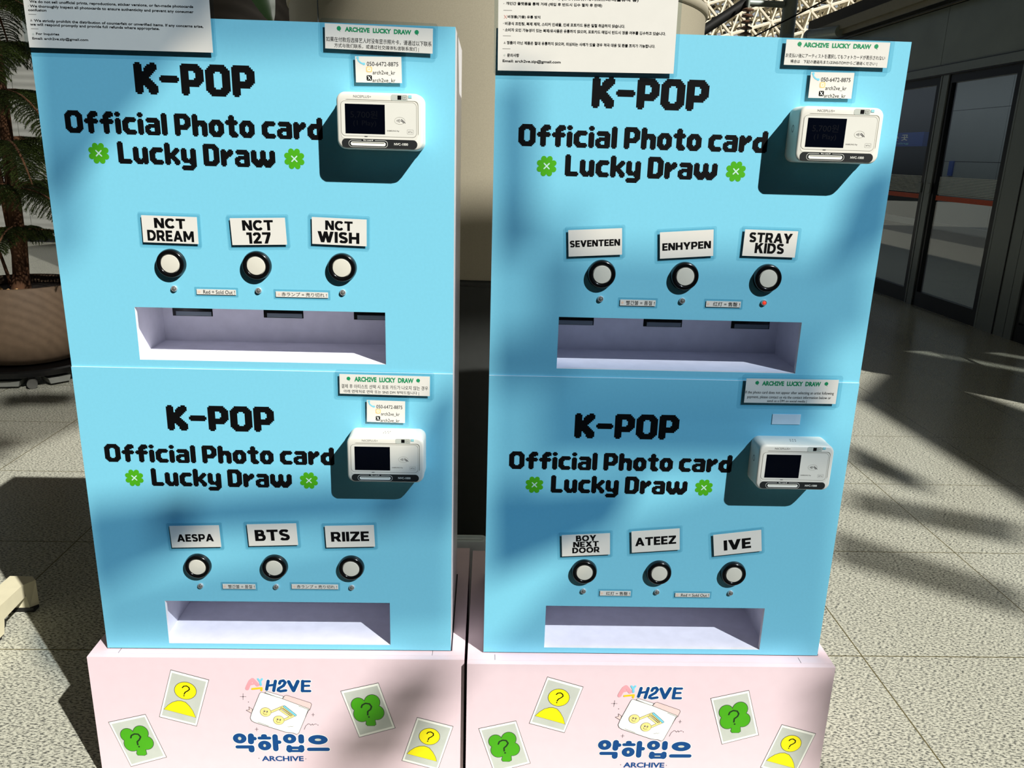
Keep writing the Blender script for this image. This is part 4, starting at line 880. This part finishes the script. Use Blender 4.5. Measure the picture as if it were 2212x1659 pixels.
mb = MB(); mb.lathe((0, 0, 0), [(.20, 0), (.245, .012), (.285, .05), (.312, .12), (.318, .19), (.31, .28), (.292, .37), (.278, .415), (.268, .417), (.262, .405), (.262, .37)], POT, 'z', 72, True, False); mb.build('pot', t, 50)
mb = MB(); mb.lathe((0, 0, 0), [(.27, .365), (.15, .375), (.0005, .38)], SOIL, 'z', 32, False, True); mb.build('soil', t, 60)
mb = MB()
for k in range(26):
    a = random.uniform(pi*.9, pi*1.6); r = random.uniform(.10, .24); c = Vector((r*cos(a), r*sin(a), .385)); d = Vector((random.uniform(-1, 1), random.uniform(-1, 1), .4)).normalized()
    mb.tube(c-d*.02, c+d*.02, .010, .006, CHIP, 5)
o = mb.build('bark_chips', t); o['kind'] = 'stuff'
mb = MB(); pts = [(0, 0, .37, .050), (.01, 0, .46, .040), (.02, 0, .62, .036), (.03, .0, .95, .032), (.04, 0, 1.35, .028), (.05, 0, 1.8, .020), (.05, 0, 2.4, .008)]
for a_, b_ in zip(pts, pts[1:]): mb.tube(a_[:3], b_[:3], a_[3], b_[3], BARK, 10)
mb.tube((-.03, -.02, .37), (-.10, -.03, .75), .010, .005, BARK, 6); mb.tube((.045, -.01, .40), (.075, -.02, .70), .010, .006, BARK, 6); mb.tube((-.01, .02, .45), (-.045, .01, 1.15), .020, .014, BARK, 8)
mb.build('trunk', t, 60)
def branch(z, ang, L, rise, droop):
    mb = MB(); d = Vector((cos(ang), sin(ang), 0)); sd_ = Vector((-sin(ang), cos(ang), 0))
    def P(s): return Vector((.03, 0, z))+d*(L*s)+Vector((0, 0, 1))*(rise*s*L-droop*s*s*L)
    K = 8
    for i in range(K): mb.tube(P(i/K), P((i+1)/K), .008*(1-i/K)+.003, .008*(1-(i+1)/K)+.003, BARK, 5, False)
    nb = int(L*62)
    for i in range(nb):
        s = .10+.9*i/nb; p = P(s)
        for sg in (-1, 1):
            l = L*(.34*(1-s)+.12)*random.uniform(.8, 1.15); q0 = p; v = (sd_*sg*.9+d*.45+Vector((0, 0, .1))).normalized()
            seg = 5
            for k in range(seg):
                q1 = q0+v*(l/seg); v = (v+Vector((0, 0, -.28))).normalized()
                for h in range(5):
                    c = q0+(q1-q0)*(h/5); a = random.uniform(0, 2*pi); o1 = v.orthogonal().normalized(); o2 = v.cross(o1)
                    for aa in (a, a+2.1, a+4.2):
                        tip = c+(o1*cos(aa)+o2*sin(aa))*.011+v*.012; wv = v.cross(tip-c).normalized()*.0022
                        mb.add([c-wv, c+wv, tip], [(0, 1, 2)], NEEDLE)
                q0 = q1
    return mb.build('branch', t)
for z, n, L, off in ((.70, 4, .42, .15), (.92, 6, .56, .5), (1.14, 6, .60, .05), (1.36, 6, .58, .45), (1.58, 6, .54, .1), (1.82, 5, .48, .6), (2.1, 5, .4, .2)):
    for k in range(n):
        a = off+2*pi*k/n+random.uniform(-.15, .15)
        branch(z+random.uniform(-.03, .03), a, L*random.uniform(.88, 1.08), random.uniform(.1, .3), random.uniform(.35, .6))

# railway gear seen above the platform doors
mb = MB(); mb.tube((5.29, 12, 0), (5.29, 12, 6), .11, .11, POLE, 20)
o = mb.build('catenary_pole', None, 40); tag(o, 'grey round steel mast rising behind the platform doors', 'pole')
mb = MB(); mb.tube((3.75, 12.0, 2.95), (5.14, 12.0, 3.88), .075, .075, BLACKI, 10); mb.tube((4.58, 11.9, 3.50), (5.17, 11.95, 3.50), .05, .05, POLE, 10)
o = mb.build('cantilever_arm', None, 40); tag(o, 'black diagonal cantilever arm crossing behind the brown insulators', 'arm')
t = thing('insulator_stack', 'brown stack of ribbed insulator discs above the upper right machine', 'insulator', (4.57, 11.75, 2.95))
for k in range(5):
    mb = MB(); mb.lathe((0, 0, .06+k*.085), [(.03, 0), (.085, .012), (.09, .03), (.05, .05), (.03, .055)], BROWNI, 'z', 20); mb.build('insulator_disc', t, 40)
mb = MB(); mb.tube((0, 0, -.5), (0, 0, .62), .022, .022, POLE, 10); mb.build('rod', t, 40)
mb = MB(); mb.tube((4.55, 11.6, 2.93), (6.4, 11.6, 3.90), .012, .012, BLACKI, 6)
tag(mb.build('overhead_wire', None, 40), 'thin black overhead wire slanting up past the mast', 'wire')
t = thing('door_motor_tube', 'grey round tube end sticking out beside the platform door header', 'tube', (4.40, 8.2, 2.56))
mb = MB(); mb.tube((-.05, .28, .03), (-.02, -.5, -.03), .06, .06, POLE, 20); mb.build('tube_body', t, 40)
mb = MB(); mb.tube((-.05, .31, .032), (-.048, .24, .026), .066, .066, STEEL, 20); mb.build('tube_cap', t, 40)
